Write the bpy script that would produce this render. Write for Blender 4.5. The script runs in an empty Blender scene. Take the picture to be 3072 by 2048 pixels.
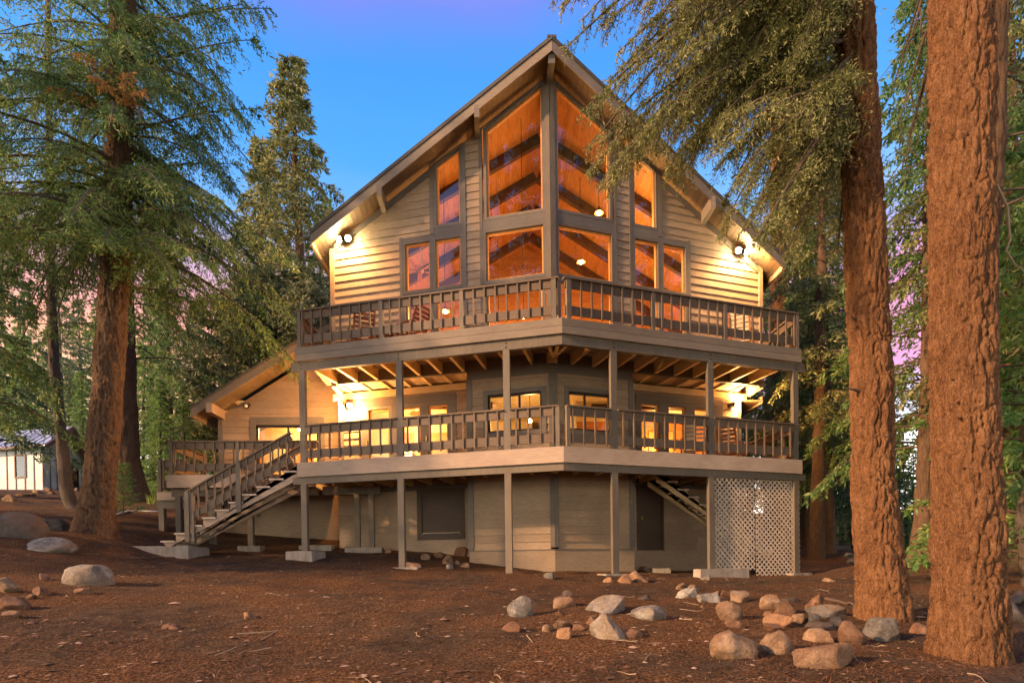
import bpy, math, random
import numpy as np
from mathutils import Matrix, Vector

# ------------------------------------------------------------------ camera
scene = bpy.context.scene
FOC, PROW = 1722.2, 1731.1                      # focal length and principal row, in pixels of a 3072 wide frame
PITCH, ROLL, PSI, PHI = -0.01067, 0.01398, 0.04235, 0.26942
CAM = np.array([-1.7258, -12.7044, -2.7590])
def rz(a):
    return np.array([[math.cos(a), -math.sin(a), 0], [math.sin(a), math.cos(a), 0], [0, 0, 1.0]])
_r0 = np.array([1.0, 0, 0]); _d0 = np.array([0, math.cos(PITCH), math.sin(PITCH)]); _u0 = np.array([0, -math.sin(PITCH), math.cos(PITCH)])
_right = rz(-PSI) @ (_r0 * math.cos(ROLL) - _u0 * math.sin(ROLL))
_up = rz(-PSI) @ (_r0 * math.sin(ROLL) + _u0 * math.cos(ROLL))
_dir = rz(-PSI) @ _d0
cam_data = bpy.data.cameras.new("camera"); cam = bpy.data.objects.new("camera", cam_data)
scene.collection.objects.link(cam)
m = Matrix.Identity(4)
for i in range(3):
    m[i][0], m[i][1], m[i][2], m[i][3] = _right[i], _up[i], -_dir[i], CAM[i]
cam.matrix_world = m
cam_data.sensor_width = 36.0; cam_data.lens = FOC / 3072 * 36.0
cam_data.shift_y = (PROW - 1024) / 3072; cam_data.clip_start = 0.05; cam_data.clip_end = 2000
scene.camera = cam

def ray(px, py):
    u2, v2 = px - 1536.0, PROW - py
    return _dir + _right * (u2 / FOC) + _up * (v2 / FOC)
def at(px, py, depth):
    """point seen at a pixel of the 3072 wide frame, at a given forward distance"""
    return CAM + ray(px, py) * depth

# ------------------------------------------------------------------ sky, sun, exposure
world = bpy.data.worlds.new("World"); scene.world = world; world.use_nodes = True
wt = world.node_tree; wt.nodes.clear()
def wn(t, **k):
    n = wt.nodes.new(t)
    for a, b in k.items(): setattr(n, a, b)
    return n
SUN_VEC = Vector((-0.86, -0.36, 0.37)).normalized()          # from the scene towards the sun
wout = wn("ShaderNodeOutputWorld"); wadd = wn("ShaderNodeAddShader")
bg_sky = wn("ShaderNodeBackground"); bg_dusk = wn("ShaderNodeBackground")
sky = wn("ShaderNodeTexSky", sky_type='NISHITA', sun_disc=False)
sky.sun_elevation = math.asin(SUN_VEC.z); sky.sun_rotation = math.atan2(SUN_VEC.x, SUN_VEC.y)
sky.altitude = 1900; sky.dust_density = 1.2
wt.links.new(sky.outputs[0], bg_sky.inputs[0]); bg_sky.inputs[1].default_value = 0.05
tc = wn("ShaderNodeTexCoord"); sep = wn("ShaderNodeSeparateXYZ"); wt.links.new(tc.outputs["Generated"], sep.inputs[0])
mp = wn("ShaderNodeMapping"); mp.inputs["Scale"].default_value = (1.6, 1.6, 6.0); wt.links.new(tc.outputs["Generated"], mp.inputs[0])
nz = wn("ShaderNodeTexNoise"); nz.inputs["Scale"].default_value = 1.7; nz.inputs["Detail"].default_value = 6; wt.links.new(mp.outputs[0], nz.inputs["Vector"])
mul = wn("ShaderNodeMath", operation='MULTIPLY_ADD'); mul.inputs[1].default_value = 0.10; mul.inputs[2].default_value = -0.05
wt.links.new(nz.outputs[0], mul.inputs[0])
addz = wn("ShaderNodeMath", operation='ADD'); wt.links.new(sep.outputs["Z"], addz.inputs[0]); wt.links.new(mul.outputs[0], addz.inputs[1])
def ramp(stops):
    r = wn("ShaderNodeValToRGB"); e = r.color_ramp.elements
    while len(e) > 1: e.remove(e[-1])
    e[0].position, e[0].color = stops[0][0], (*stops[0][1], 1)
    for p_, c_ in stops[1:]:
        n_ = e.new(p_); n_.color = (*c_, 1)
    wt.links.new(addz.outputs[0], r.inputs[0]); return r
top = [(0.49, (.17, .45, .92)), (0.57, (.015, .33, .93)), (0.655, (.0, .27, .86)), (0.695, (.12, .20, .80)), (0.73, (.30, .19, .78)), (0.80, (.12, .20, .74)), (0.9, (.05, .2, .7))]
rl = ramp([(0.0, (5.0, 4.4, 3.6)), (0.13, (4.7, 4.1, 3.2)), (0.20, (1.5, 1.1, .7)), (0.24, (1.5, .70, .05)), (0.32, (1.5, .46, .06)), (0.38, (1.15, .34, .28)), (0.45, (.70, .48, .62))] + top)
rr = ramp([(0.0, (5.0, 4.4, 3.6)), (0.13, (4.7, 4.1, 3.3)), (0.20, (1.1, .9, .85)), (0.25, (.80, .45, .62)), (0.29, (1.0, .13, .27)), (0.39, (1.0, .17, .36)), (0.45, (.46, .36, .80))] + top)
mr = wn("ShaderNodeMapRange"); mr.inputs[1].default_value = -0.15; mr.inputs[2].default_value = 0.25; wt.links.new(sep.outputs["X"], mr.inputs[0])
wmix = wn("ShaderNodeMix", data_type='RGBA'); wt.links.new(mr.outputs[0], wmix.inputs[0])
wt.links.new(rl.outputs[0], wmix.inputs[6]); wt.links.new(rr.outputs[0], wmix.inputs[7])
wt.links.new(wmix.outputs[2], bg_dusk.inputs[0]); bg_dusk.inputs[1].default_value = 0.35
wt.links.new(bg_sky.outputs[0], wadd.inputs[0]); wt.links.new(bg_dusk.outputs[0], wadd.inputs[1]); wt.links.new(wadd.outputs[0], wout.inputs[0])

sun_data = bpy.data.lights.new("sun", 'SUN'); sun = bpy.data.objects.new("sun", sun_data); scene.collection.objects.link(sun)
sun_data.energy = 3.6; sun_data.color = (1.0, 0.60, 0.32); sun_data.angle = math.radians(3)
sun.rotation_euler = SUN_VEC.to_track_quat('Z', 'Y').to_euler()

vs = scene.view_settings
vs.view_transform = 'Standard'; vs.look = 'None'; vs.gamma = 1.0; vs.use_curve_mapping = False; vs.exposure = 1.42
cy = scene.cycles
cy.use_denoising = True; cy.max_bounces = 7; cy.diffuse_bounces = 3; cy.glossy_bounces = 3; cy.transparent_max_bounces = 12
cy.transmission_bounces = 4; cy.sample_clamp_indirect = 4.0; cy.caustics_reflective = False; cy.caustics_refractive = False
try: cy.denoiser = 'OPENIMAGEDENOISE'
except Exception: pass

# ------------------------------------------------------------------ helpers
rng = np.random.default_rng(11); random.seed(7)
COL = scene.collection
WM = {}
def link(o, mat4=None, parent=None):
    COL.objects.link(o)
    if mat4 is None: mat4 = Matrix.Identity(4)
    WM[o] = mat4.copy()
    if parent is not None:
        o.parent = parent; o.matrix_parent_inverse = WM[parent].inverted()
    o.matrix_basis = mat4
    return o
def thing(name, label, category, loc=(0, 0, 0), group=None, kind=None):
    o = bpy.data.objects.new(name, None); o.empty_display_size = 0.2
    link(o, Matrix.Translation(Vector(loc))); tag(o, label, category, group, kind); return o
def tag(o, label=None, category=None, group=None, kind=None):
    if label: o["label"] = label
    if category: o["category"] = category
    if group: o["group"] = group
    if kind: o["kind"] = kind
    return o
def mesh(name, verts, faces, mat, smooth=False):
    me = bpy.data.meshes.new(name); me.from_pydata([tuple(map(float, v)) for v in verts], [], faces); me.update()
    if mat is not None: me.materials.append(mat)
    if smooth: me.polygons.foreach_set("use_smooth", [True] * len(me.polygons))
    return me
def fast_mesh(name, verts, quads, mat, smooth=False):
    """numpy verts (N,3) and faces (M,k)"""
    verts = np.asarray(verts, dtype=np.float32); quads = np.asarray(quads, dtype=np.int32)
    me = bpy.data.meshes.new(name); k = quads.shape[1]
    me.vertices.add(len(verts)); me.vertices.foreach_set("co", verts.ravel())
    me.loops.add(quads.size); me.loops.foreach_set("vertex_index", quads.ravel())
    me.polygons.add(len(quads)); me.polygons.foreach_set("loop_start", np.arange(0, quads.size, k, dtype=np.int32))
    try: me.polygons.foreach_set("loop_total", np.full(len(quads), k, dtype=np.int32))
    except Exception: pass
    if smooth: me.polygons.foreach_set("use_smooth", np.ones(len(quads), dtype=bool))
    me.update(calc_edges=True); me.validate()
    if mat is not None: me.materials.append(mat)
    return me
def obj(name, me, parent=None, mat4=None, kind=None):
    o = bpy.data.objects.new(name, me); link(o, mat4, parent)
    if kind: o["kind"] = kind
    return o

CUBE_F = [(0, 1, 3, 2), (4, 6, 7, 5), (0, 4, 5, 1), (2, 3, 7, 6), (0, 2, 6, 4), (1, 5, 7, 3)]
CUBE_V = [(x, y, z) for x in (-.5, .5) for y in (-.5, .5) for z in (-.5, .5)]
_cubes = {}
def cube(mat):
    if mat.name not in _cubes: _cubes[mat.name] = mesh("block_" + mat.name, CUBE_V, CUBE_F, mat)
    return _cubes[mat.name]
def box(name, c, size, mat, parent=None, rotz=0.0, rot=None):
    """a board or block: centre, (length, depth, height); shares one mesh per material"""
    M = Matrix.Translation(Vector(c)) @ (rot if rot is not None else Matrix.Rotation(rotz, 4, 'Z')) @ Matrix.Diagonal((*size, 1))
    return obj(name, cube(mat), parent, M)
def bar(name, a, b, w, h, mat, parent=None, up=(0, 0, 1)):
    """a straight timber from a to b, width w across, height h"""
    a, b = Vector(a), Vector(b); d = b - a; L = d.length; x = d / L
    y = Vector(up).cross(x)
    if y.length < 1e-4: y = Vector((0, 1, 0)).cross(x)
    y.normalize(); z = x.cross(y)
    R = Matrix((x, y, z)).transposed().to_4x4()
    return box(name, (a + b) / 2, (L, w, h), mat, parent, rot=R)
def bars_mesh(segs, w, h):
    V, F = [], []
    for a, b in segs:
        a, b = Vector(a), Vector(b); d = b - a; x = d.normalized(); y = Vector((0, 0, 1)).cross(x)
        if y.length < 1e-4: y = Vector((0, 1, 0))
        y.normalize(); z = x.cross(y); n = len(V)
        for cx_, cy_, cz_ in CUBE_V:
            V.append((a + b) / 2 + x * (cx_ * d.length) + y * (cy_ * w) + z * (cz_ * h))
        F += [tuple(i + n for i in f_) for f_ in CUBE_F]
    return V, F
def prism(name, poly, d0, d1, mat, parent=None, place=None):
    """a flat polygon (u, v) given thickness along the third axis; place(u, v, d) -> xyz"""
    n = len(poly); V = [place(u, v, d0) for u, v in poly] + [place(u, v, d1) for u, v in poly]
    F = [tuple(range(n)), tuple(range(2 * n - 1, n - 1, -1))] + [(i, (i + 1) % n, n + (i + 1) % n, n + i) for i in range(n)]
    return obj(name, mesh(name, V, F, mat), parent)
def ring(name, outer, inner, d0, d1, mat, parent=None, place=None):
    n = len(outer); V = []
    for d in (d0, d1):
        V += [place(u, v, d) for u, v in outer] + [place(u, v, d) for u, v in inner]
    F = []
    for i in range(n):
        j = (i + 1) % n
        F += [(i, j, n + j, n + i), (2 * n + i, 3 * n + i, 3 * n + j, 2 * n + j), (i, 2 * n + i, 2 * n + j, j), (n + i, n + j, 3 * n + j, 3 * n + i)]
    return obj(name, mesh(name, V, F, mat), parent)
def inset(poly, d):
    """offset a convex polygon inwards by d (negative: outwards)"""
    P = [np.array(p_, float) for p_ in poly]; n = len(P)
    area = sum(P[i][0] * P[(i + 1) % n][1] - P[(i + 1) % n][0] * P[i][1] for i in range(n)); s = 1 if area > 0 else -1
    lines = []
    for i in range(n):
        e = P[(i + 1) % n] - P[i]; e /= np.linalg.norm(e); nrm = np.array([-e[1], e[0]]) * s
        lines.append((P[i] + nrm * d, e))
    out = []
    for i in range(n):
        p0, e0 = lines[i - 1]; p1, e1 = lines[i]
        A = np.array([e0, -e1]).T; t = np.linalg.solve(A, p1 - p0); out.append(tuple(p0 + e0 * t[0]))
    return out
def tube(points, radii, sides=6, cap=True):
    """verts and quads of a round tube along a path"""
    P = np.asarray(points, float); n = len(P); T = np.gradient(P, axis=0); T /= np.linalg.norm(T, axis=1)[:, None] + 1e-9
    ref = np.array([0.31, 0.87, 0.37]); A = np.cross(T, ref); A /= np.linalg.norm(A, axis=1)[:, None] + 1e-9; B = np.cross(T, A)
    th = np.linspace(0, 2 * np.pi, sides, endpoint=False); r = np.asarray(radii, float).reshape(-1, 1, 1) * np.ones((n, 1, 1))
    V = P[:, None, :] + r * (np.cos(th)[None, :, None] * A[:, None, :] + np.sin(th)[None, :, None] * B[:, None, :])
    i = np.arange(n - 1)[:, None] * sides; j = np.arange(sides)[None, :]; j2 = (j + 1) % sides
    Q = np.stack([i + j, i + j2, i + sides + j2, i + sides + j], -1).reshape(-1, 4)
    return V.reshape(-1, 3), Q
def lathe(profile, sides=16):
    """profile of (r, z) -> verts, faces around z"""
    V, F = [], []
    for r, z in profile:
        for k in range(sides): a = 2 * math.pi * k / sides; V.append((r * math.cos(a), r * math.sin(a), z))
    for i in range(len(profile) - 1):
        for k in range(sides):
            k2 = (k + 1) % sides; F.append((i * sides + k, i * sides + k2, (i + 1) * sides + k2, (i + 1) * sides + k))
    F.append(tuple(range(sides - 1, -1, -1))); F.append(tuple((len(profile) - 1) * sides + k for k in range(sides)))
    return V, F

# numpy noise
def _hash(ix, iy, iz, s):
    h = (ix * 374761393 + iy * 668265263 + iz * 2147483647 + s * 974634777) & 0xFFFFFFFF
    h = ((h ^ (h >> 13)) * 1274126177) & 0xFFFFFFFF
    return ((h ^ (h >> 16)) & 0xFFFFFF) / float(0xFFFFFF)
def vnoise(p, seed=0):
    p = np.asarray(p, float); i = np.floor(p).astype(np.int64); f_ = p - i; f_ = f_ * f_ * (3 - 2 * f_); o = 0
    for dx in (0, 1):
        for dy in (0, 1):
            for dz in (0, 1):
                w = (f_[:, 0] if dx else 1 - f_[:, 0]) * (f_[:, 1] if dy else 1 - f_[:, 1]) * (f_[:, 2] if dz else 1 - f_[:, 2])
                o = o + w * _hash(i[:, 0] + dx, i[:, 1] + dy, i[:, 2] + dz, seed)
    return o
def fbm(p, octaves=4, seed=0):
    a, o, t = 1.0, 0, 0
    for k in range(octaves): o = o + a * vnoise(p * (2 ** k), seed + k); t += a; a *= 0.5
    return o / t
def worley(p, seed=0):
    p = np.asarray(p, float); i = np.floor(p).astype(np.int64); f1 = np.full(len(p), 9.0); f2 = np.full(len(p), 9.0); idv = np.zeros(len(p))
    for dx in (-1, 0, 1):
        for dy in (-1, 0, 1):
            for dz in (-1, 0, 1):
                c = i + np.array([dx, dy, dz])
                q = c + np.stack([_hash(c[:, 0], c[:, 1], c[:, 2], seed + k) for k in range(3)], 1)
                d = np.linalg.norm(p - q, axis=1); h = _hash(c[:, 0], c[:, 1], c[:, 2], seed + 9)
                near = d < f1; f2 = np.where(near, f1, np.minimum(f2, d)); idv = np.where(near, h, idv); f1 = np.where(near, d, f1)
    return f1, f2, idv

# ------------------------------------------------------------------ materials
def material(name):
    mt = bpy.data.materials.new(name); mt.use_nodes = True; nt = mt.node_tree; nt.nodes.clear()
    out = nt.nodes.new("ShaderNodeOutputMaterial"); b = nt.nodes.new("ShaderNodeBsdfPrincipled"); nt.links.new(b.outputs[0], out.inputs[0])
    return mt, nt, b, out
def nd(nt, t, ins=None, **k):
    n = nt.nodes.new(t)
    for a, v in k.items(): setattr(n, a, v)
    for a, v in (ins or {}).items():
        if hasattr(v, "is_linked") or hasattr(v, "node"): nt.links.new(v, n.inputs[a])
        else: n.inputs[a].default_value = v
    return n
def crgb(nt, fac, stops):
    r = nt.nodes.new("ShaderNodeValToRGB"); e = r.color_ramp.elements
    while len(e) > 1: e.remove(e[-1])
    e[0].position, e[0].color = stops[0][0], (*stops[0][1], 1)
    for p_, c_ in stops[1:]: e.new(p_).color = (*c_, 1)
    nt.links.new(fac, r.inputs[0]); return r.outputs[0]
def mixc(nt, fac, a, b, mode='MIX'):
    n = nt.nodes.new("ShaderNodeMix"); n.data_type = 'RGBA'; n.blend_type = mode
    for idx, v in ((0, fac), (6, a), (7, b)):
        if hasattr(v, "node"): nt.links.new(v, n.inputs[idx])
        else: n.inputs[idx].default_value = v if idx == 0 else (*v, 1)
    return n.outputs[2]
def position(nt, scale=(1, 1, 1)):
    g = nt.nodes.new("ShaderNodeNewGeometry"); mpn = nt.nodes.new("ShaderNodeMapping"); mpn.inputs["Scale"].default_value = scale
    nt.links.new(g.outputs["Position"], mpn.inputs[0]); return mpn.outputs[0]
def noise(nt, vec, scale, detail=5, rough=0.55):
    n = nd(nt, "ShaderNodeTexNoise", {"Vector": vec, "Scale": scale, "Detail": detail, "Roughness": rough}); return n.outputs[0]
def bump(nt, b, h, strength=0.3, dist=0.01):
    n = nd(nt, "ShaderNodeBump", {"Height": h, "Strength": strength, "Distance": dist}); nt.links.new(n.outputs[0], b.inputs["Normal"])

def painted_wood(name, col, rough=0.6, grain=(14, 14, 14), var=0.30, spec=0.3, streak=(1.5, 1.5, 30)):
    mt, nt, b, out = material(name); b.inputs["Roughness"].default_value = rough; b.inputs["Specular IOR Level"].default_value = spec
    n1 = noise(nt, position(nt, streak), 3.0, 6); n2 = noise(nt, position(nt), 1.3, 4)
    oi = nt.nodes.new("ShaderNodeObjectInfo")
    lo = tuple(c * (1 - var) for c in col); hi = tuple(min(1, c * (1 + var)) for c in col)
    c1 = crgb(nt, n1, [(0.3, lo), (0.7, hi)]); c2 = mixc(nt, 0.35, c1, crgb(nt, n2, [(0.35, tuple(c * .72 for c in col)), (0.65, hi)]))
    rnd = nd(nt, "ShaderNodeMath", {0: oi.outputs["Random"], 1: 0.22, 2: 0.89}, operation='MULTIPLY_ADD')
    hsv = nd(nt, "ShaderNodeHueSaturation", {"Color": c2, "Value": rnd.outputs[0]})
    nt.links.new(hsv.outputs[0], b.inputs["Base Color"])
    bump(nt, b, n1, 0.25, 0.004); return mt
def plain(name, col, rough=0.5, metal=0.0, spec=0.4):
    mt, nt, b, out = material(name); b.inputs["Roughness"].default_value = rough; b.inputs["Metallic"].default_value = metal
    b.inputs["Specular IOR Level"].default_value = spec
    n1 = noise(nt, position(nt), 6.0, 4); c = crgb(nt, n1, [(0.3, tuple(x * .85 for x in col)), (0.7, tuple(min(1, x * 1.12) for x in col))])
    nt.links.new(c, b.inputs["Base Color"]); return mt
def glow(name, col, strength):
    mt, nt, b, out = material(name); b.inputs["Base Color"].default_value = (*col, 1)
    b.inputs["Emission Color"].default_value = (*col, 1); b.inputs["Emission Strength"].default_value = strength; return mt
def planks(name, cols, board=0.14, axis=(1, 0, 0), rough=0.45, grainscale=(2, 2, 2)):
    """interior tongue and groove boards: colour per board and a fine joint"""
    mt, nt, b, out = material(name); b.inputs["Roughness"].default_value = rough
    g = nt.nodes.new("ShaderNodeNewGeometry"); dt = nd(nt, "ShaderNodeVectorMath", {0: g.outputs["Position"], 1: tuple(a / board for a in axis)}, operation='DOT_PRODUCT')
    fl = nd(nt, "ShaderNodeMath", {0: dt.outputs["Value"]}, operation='FLOOR'); fr = nd(nt, "ShaderNodeMath", {0: dt.outputs["Value"]}, operation='FRACT')
    wn_ = nd(nt, "ShaderNodeTexWhiteNoise", {"W": fl.outputs[0]}, noise_dimensions='1D')
    gr = noise(nt, position(nt, grainscale), 3.0, 6)
    c = crgb(nt, wn_.outputs[0], [(0.0, cols[0]), (0.5, cols[1]), (1.0, cols[2])])
    c = mixc(nt, 0.4, c, crgb(nt, gr, [(0.35, tuple(x * .5 for x in cols[1])), (0.65, tuple(min(1, x * 1.5) for x in cols[1]))]))
    jt = nd(nt, "ShaderNodeMath", {0: fr.outputs[0], 1: 0.07}, operation='GREATER_THAN')
    nt.links.new(c, b.inputs["Base Color"]); bump(nt, b, jt.outputs[0], 0.7, 0.01); return mt

M = {}
M['siding'] = painted_wood("siding_paint", (.285, .205, .132), 0.62, streak=(2, 2, 24))
M['trim'] = painted_wood("trim_paint", (.125, .106, .085), 0.55)
M['rail'] = painted_wood("rail_paint", (.125, .086, .055), 0.55)
M['post'] = painted_wood("post_paint", (.135, .108, .078), 0.6, streak=(20, 20, 1.2))
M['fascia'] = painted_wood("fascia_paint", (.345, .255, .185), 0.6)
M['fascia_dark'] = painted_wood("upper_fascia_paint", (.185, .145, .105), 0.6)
M['cream'] = painted_wood("joist_paint", (.52, .38, .20), 0.6)
M['tread'] = painted_wood("tread_wood", (.52, .42, .32), 0.65)
M['lattice'] = painted_wood("lattice_paint", (.48, .385, .285), 0.65)
M['deck'] = painted_wood("deck_board_wood", (.26, .19, .125), 0.7)
M['soffit'] = painted_wood("soffit_wood", (.165, .115, .068), 0.6, streak=(3, 22, 3))
M['shingle'] = painted_wood("roof_shingle", (.075, .068, .06), 0.85, streak=(9, 9, 9), var=.4)
M['panel_dark'] = painted_wood("dark_panel_paint", (.07, .045, .03), 0.6)
M['sash'] = painted_wood("sash_wood", (.55, .24, .07), 0.45, streak=(6, 6, 6))
M['pine'] = planks("pine_boards", [(.30, .11, .026), (.50, .22, .055), (.40, .155, .037)], 0.13, (1, 0, 0), grainscale=(14, 1.2, 1.2))
M['pine_wall'] = planks("pine_wall_boards", [(.36, .12, .028), (.50, .20, .05), (.42, .15, .038)], 0.14, (0, 0, 1), grainscale=(1.2, 1.2, 14))
M['beam'] = painted_wood("beam_wood", (.07, .026, .011), 0.5, streak=(5, 5, 5))
M['plaster'] = plain("cream_plaster", (.72, .60, .36), 0.8)
M['carpet'] = plain("floor_carpet", (.35, .25, .16), 0.95)
M['concrete'] = None
M['black'] = plain("black_metal", (.02, .02, .02), 0.4, 0.6)
M['brass'] = plain("brass_metal", (.45, .28, .10), 0.3, 0.9)
M['wicker'] = painted_wood("chair_wood", (.30, .12, .05), 0.5)
M['canvas'] = plain("chair_canvas", (.62, .48, .30), 0.8)
M['bulb'] = glow("flood_bulb", (1.0, .80, .45), 260.0)
M['bulb_room'] = glow("room_bulb", (1.0, .66, .26), 60.0)
M['shade_glow'] = glow("lamp_shade_glow", (1.0, .62, .20), 7.0)
M['white'] = plain("white_pipe", (.72, .68, .60), 0.5)
M['shed_wall'] = painted_wood("shed_wall_paint", (.55, .57, .56), 0.6)
M['shed_batten'] = painted_wood("shed_batten_paint", (.15, .10, .08), 0.6)
M['shed_trim'] = painted_wood("shed_trim_paint", (.13, .06, .045), 0.6)
M['metal_roof'] = plain("metal_roofing", (.55, .56, .57), 0.35, 0.5)

mt, nt, b, out = material("concrete"); b.inputs["Roughness"].default_value = 0.9
n1 = noise(nt, position(nt), 4.0, 8, .65); n2 = noise(nt, position(nt, (1, 1, .25)), 9.0, 5)
c = mixc(nt, .45, crgb(nt, n1, [(.3, (.20, .165, .125)), (.7, (.36, .31, .25))]), crgb(nt, n2, [(.35, (.15, .12, .09)), (.7, (.38, .33, .27))]))
nt.links.new(c, b.inputs["Base Color"]); bump(nt, b, n1, .5, .01); M['concrete'] = mt

def glass_mat(name, base, tint=(1, 1, 1)):
    mt = bpy.data.materials.new(name); mt.use_nodes = True; nt = mt.node_tree; nt.nodes.clear()
    out = nt.nodes.new("ShaderNodeOutputMaterial"); tr = nd(nt, "ShaderNodeBsdfTransparent", {"Color": (*tint, 1)}); gl = nd(nt, "ShaderNodeBsdfGlossy", {"Roughness": 0.01})
    fr = nd(nt, "ShaderNodeFresnel", {"IOR": 1.5}); ad = nd(nt, "ShaderNodeMath", {0: fr.outputs[0], 1: base}, operation='ADD')
    wav = noise(nt, position(nt), 0.9, 2); bp = nd(nt, "ShaderNodeBump", {"Height": wav, "Strength": .05, "Distance": .05}); nt.links.new(bp.outputs[0], gl.inputs["Normal"])
    mx = nd(nt, "ShaderNodeMixShader", {0: ad.outputs[0], 1: tr.outputs[0], 2: gl.outputs[0]}); nt.links.new(mx.outputs[0], out.inputs[0]); return mt
M['glass'] = glass_mat("window_glass", 0.06)

def foliage(name, cols, trans=0.48, rough=0.55):
    mt, nt, b, out = material(name); b.inputs["Roughness"].default_value = rough; b.inputs["Specular IOR Level"].default_value = 0.35
    g = nt.nodes.new("ShaderNodeNewGeometry"); oi = nt.nodes.new("ShaderNodeObjectInfo")
    big = noise(nt, position(nt), 0.8, 3)
    f_ = nd(nt, "ShaderNodeMath", {0: g.outputs["Random Per Island"], 1: 0.65, 2: 0.0}, operation='MULTIPLY_ADD')
    f2 = nd(nt, "ShaderNodeMath", {0: big, 1: 0.7, 2: f_.outputs[0]}, operation='MULTIPLY_ADD')
    f3 = nd(nt, "ShaderNodeMath", {0: oi.outputs["Random"], 1: 0.16, 2: f2.outputs[0]}, operation='MULTIPLY_ADD')
    c = crgb(nt, f3.outputs[0], [(0.2, cols[0]), (0.6, cols[1]), (0.95, cols[2]), (1.15 if False else 1.0, cols[3])])
    nt.links.new(c, b.inputs["Base Color"])
    tl = nd(nt, "ShaderNodeBsdfTranslucent", {"Color": c}); mx = nd(nt, "ShaderNodeMixShader", {0: trans, 1: b.outputs[0], 2: tl.outputs[0]})
    nt.links.new(mx.outputs[0], out.inputs[0]); return mt
M['fir'] = foliage("fir_needles", [(.036, .080, .022), (.090, .175, .046), (.19, .290, .085), (.31, .36, .12)])
M['fir_blue'] = foliage("blue_green_needles", [(.040, .078, .044), (.085, .15, .074), (.17, .24, .12), (.26, .30, .16)])
M['fir_bright'] = foliage("bright_green_needles", [(.05, .12, .03), (.11, .23, .055), (.20, .33, .09), (.34, .41, .13)])
M['olive'] = foliage("olive_needles", [(.045, .062, .018), (.115, .135, .040), (.23, .245, .085), (.40, .39, .17)])
M['leaf'] = foliage("broad_leaves", [(.07, .09, .04), (.13, .15, .06), (.22, .24, .11), (.34, .35, .18)])
M['dead'] = foliage("dead_needles", [(.20, .09, .02), (.34, .16, .035), (.48, .25, .06), (.55, .30, .09)])
M['grass'] = foliage("grass_blades", [(.10, .16, .03), (.18, .26, .05), (.28, .36, .08), (.4, .42, .12)])

def bark(name, cols, scale=1.0):
    """plates and furrows of bark: colour patches at three sizes and a fine relief"""
    mt, nt, b, out = material(name); b.inputs["Roughness"].default_value = 0.9; b.inputs["Specular IOR Level"].default_value = 0.15
    p1 = position(nt, (14 * scale, 14 * scale, 3.6 * scale)); n1 = noise(nt, p1, 1.5, 8, .7); n2 = noise(nt, position(nt), 1.3, 3); n3 = noise(nt, position(nt, (60, 60, 26)), 1.6, 6, .75)
    c = crgb(nt, n1, [(.36, cols[0]), (.48, cols[1]), (.60, cols[2])]); c = mixc(nt, .30, c, crgb(nt, n2, [(.35, cols[0]), (.7, cols[2])]))
    c = mixc(nt, .55, c, crgb(nt, n3, [(.38, cols[0]), (.5, cols[1]), (.62, cols[2])]))
    nt.links.new(c, b.inputs["Base Color"])
    sm = nd(nt, "ShaderNodeMath", {0: n3, 1: 1.0, 2: n1}, operation='MULTIPLY_ADD'); bump(nt, b, sm.outputs[0], 1.0, .035); return mt
M['bark_red'] = bark("red_fir_bark", [(.052, .022, .010), (.18, .083, .036), (.41, .215, .100)])
M['bark_brown'] = bark("brown_fir_bark", [(.045, .026, .016), (.115, .068, .040), (.22, .145, .09)])
M['bark_grey'] = bark("grey_bark", [(.045, .034, .028), (.10, .08, .066), (.18, .15, .125)])
M['twig'] = plain("twig_wood", (.085, .058, .04), 0.85)
M['twig_pale'] = plain("pale_twig_wood", (.30, .22, .14), 0.85)

# ------------------------------------------------------------------ ground
_gp = [(-6.5, 1.9, -2.30), (-3.9, 1.15, -2.64), (-1.26, .45, -2.82), (1.22, .45, -2.86), (3.6, 1.1, -2.92), (6.4, 1.85, -3.0),
       (-6.1, 4.4, -2.0), (-3, 3.65, -2.22), (2.6, 3.5, -2.8), (5.9, 4.4, -2.8), (-9.6, .9, -2.42), (-9.6, 3.2, -2.15), (0, 1.8, -2.82), (-10.6, 4.2, -1.75),
       (-1.7, -12.7, -4.2), (0, 16, -.8), (-7, 16, 1.2), (10, 14, -2.3), (-30, 30, 5.5), (0, 45, 2), (30, 45, .5), (70, 70, 2), (-70, 70, 14),
       (-35, 0, 1.0), (32, -10, -3.2), (-35, -20, -2.5), (0, -30, -5), (35, 10, -2.0), (-90, 0, 6), (90, 0, 0), (0, 110, 10), (90, 110, 8), (-90, 110, 20), (60, -40, -4), (-60, -40, -3)]
_px = [(285, 1600, 13.5), (205, 1520, 20), (430, 1497, 22.8), (131, 1468, 30), (0, 1472, 30), (370, 1545, 17.4), (2640, 1861, 7.3), (2905, 1992, 5.0), (2750, 1690, 13.5),
       (2455, 1640, 22), (3072, 1652, 24), (1536, 2048, 4.7), (0, 2048, 4.5), (3072, 2048, 4.9), (60, 1620, 12), (257, 1755, 9), (0, 1850, 6.6), (1200, 1850, 7.2), (2200, 1860, 7.3), (650, 1560, 19)]
_GP = np.array(_gp + [tuple(at(*q)) for q in _px])
_K = np.linalg.norm(_GP[:, None, :2] - _GP[None, :, :2], axis=2)
_n = len(_GP); _A = np.zeros((_n + 3, _n + 3)); _A[:_n, :_n] = _K - 0.25 * np.eye(_n)
_A[:_n, _n] = 1; _A[:_n, _n + 1:] = _GP[:, :2]; _A[_n:, :_n] = _A[:_n, _n:].T
_w = np.linalg.solve(_A, np.concatenate([_GP[:, 2], np.zeros(3)]))
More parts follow.
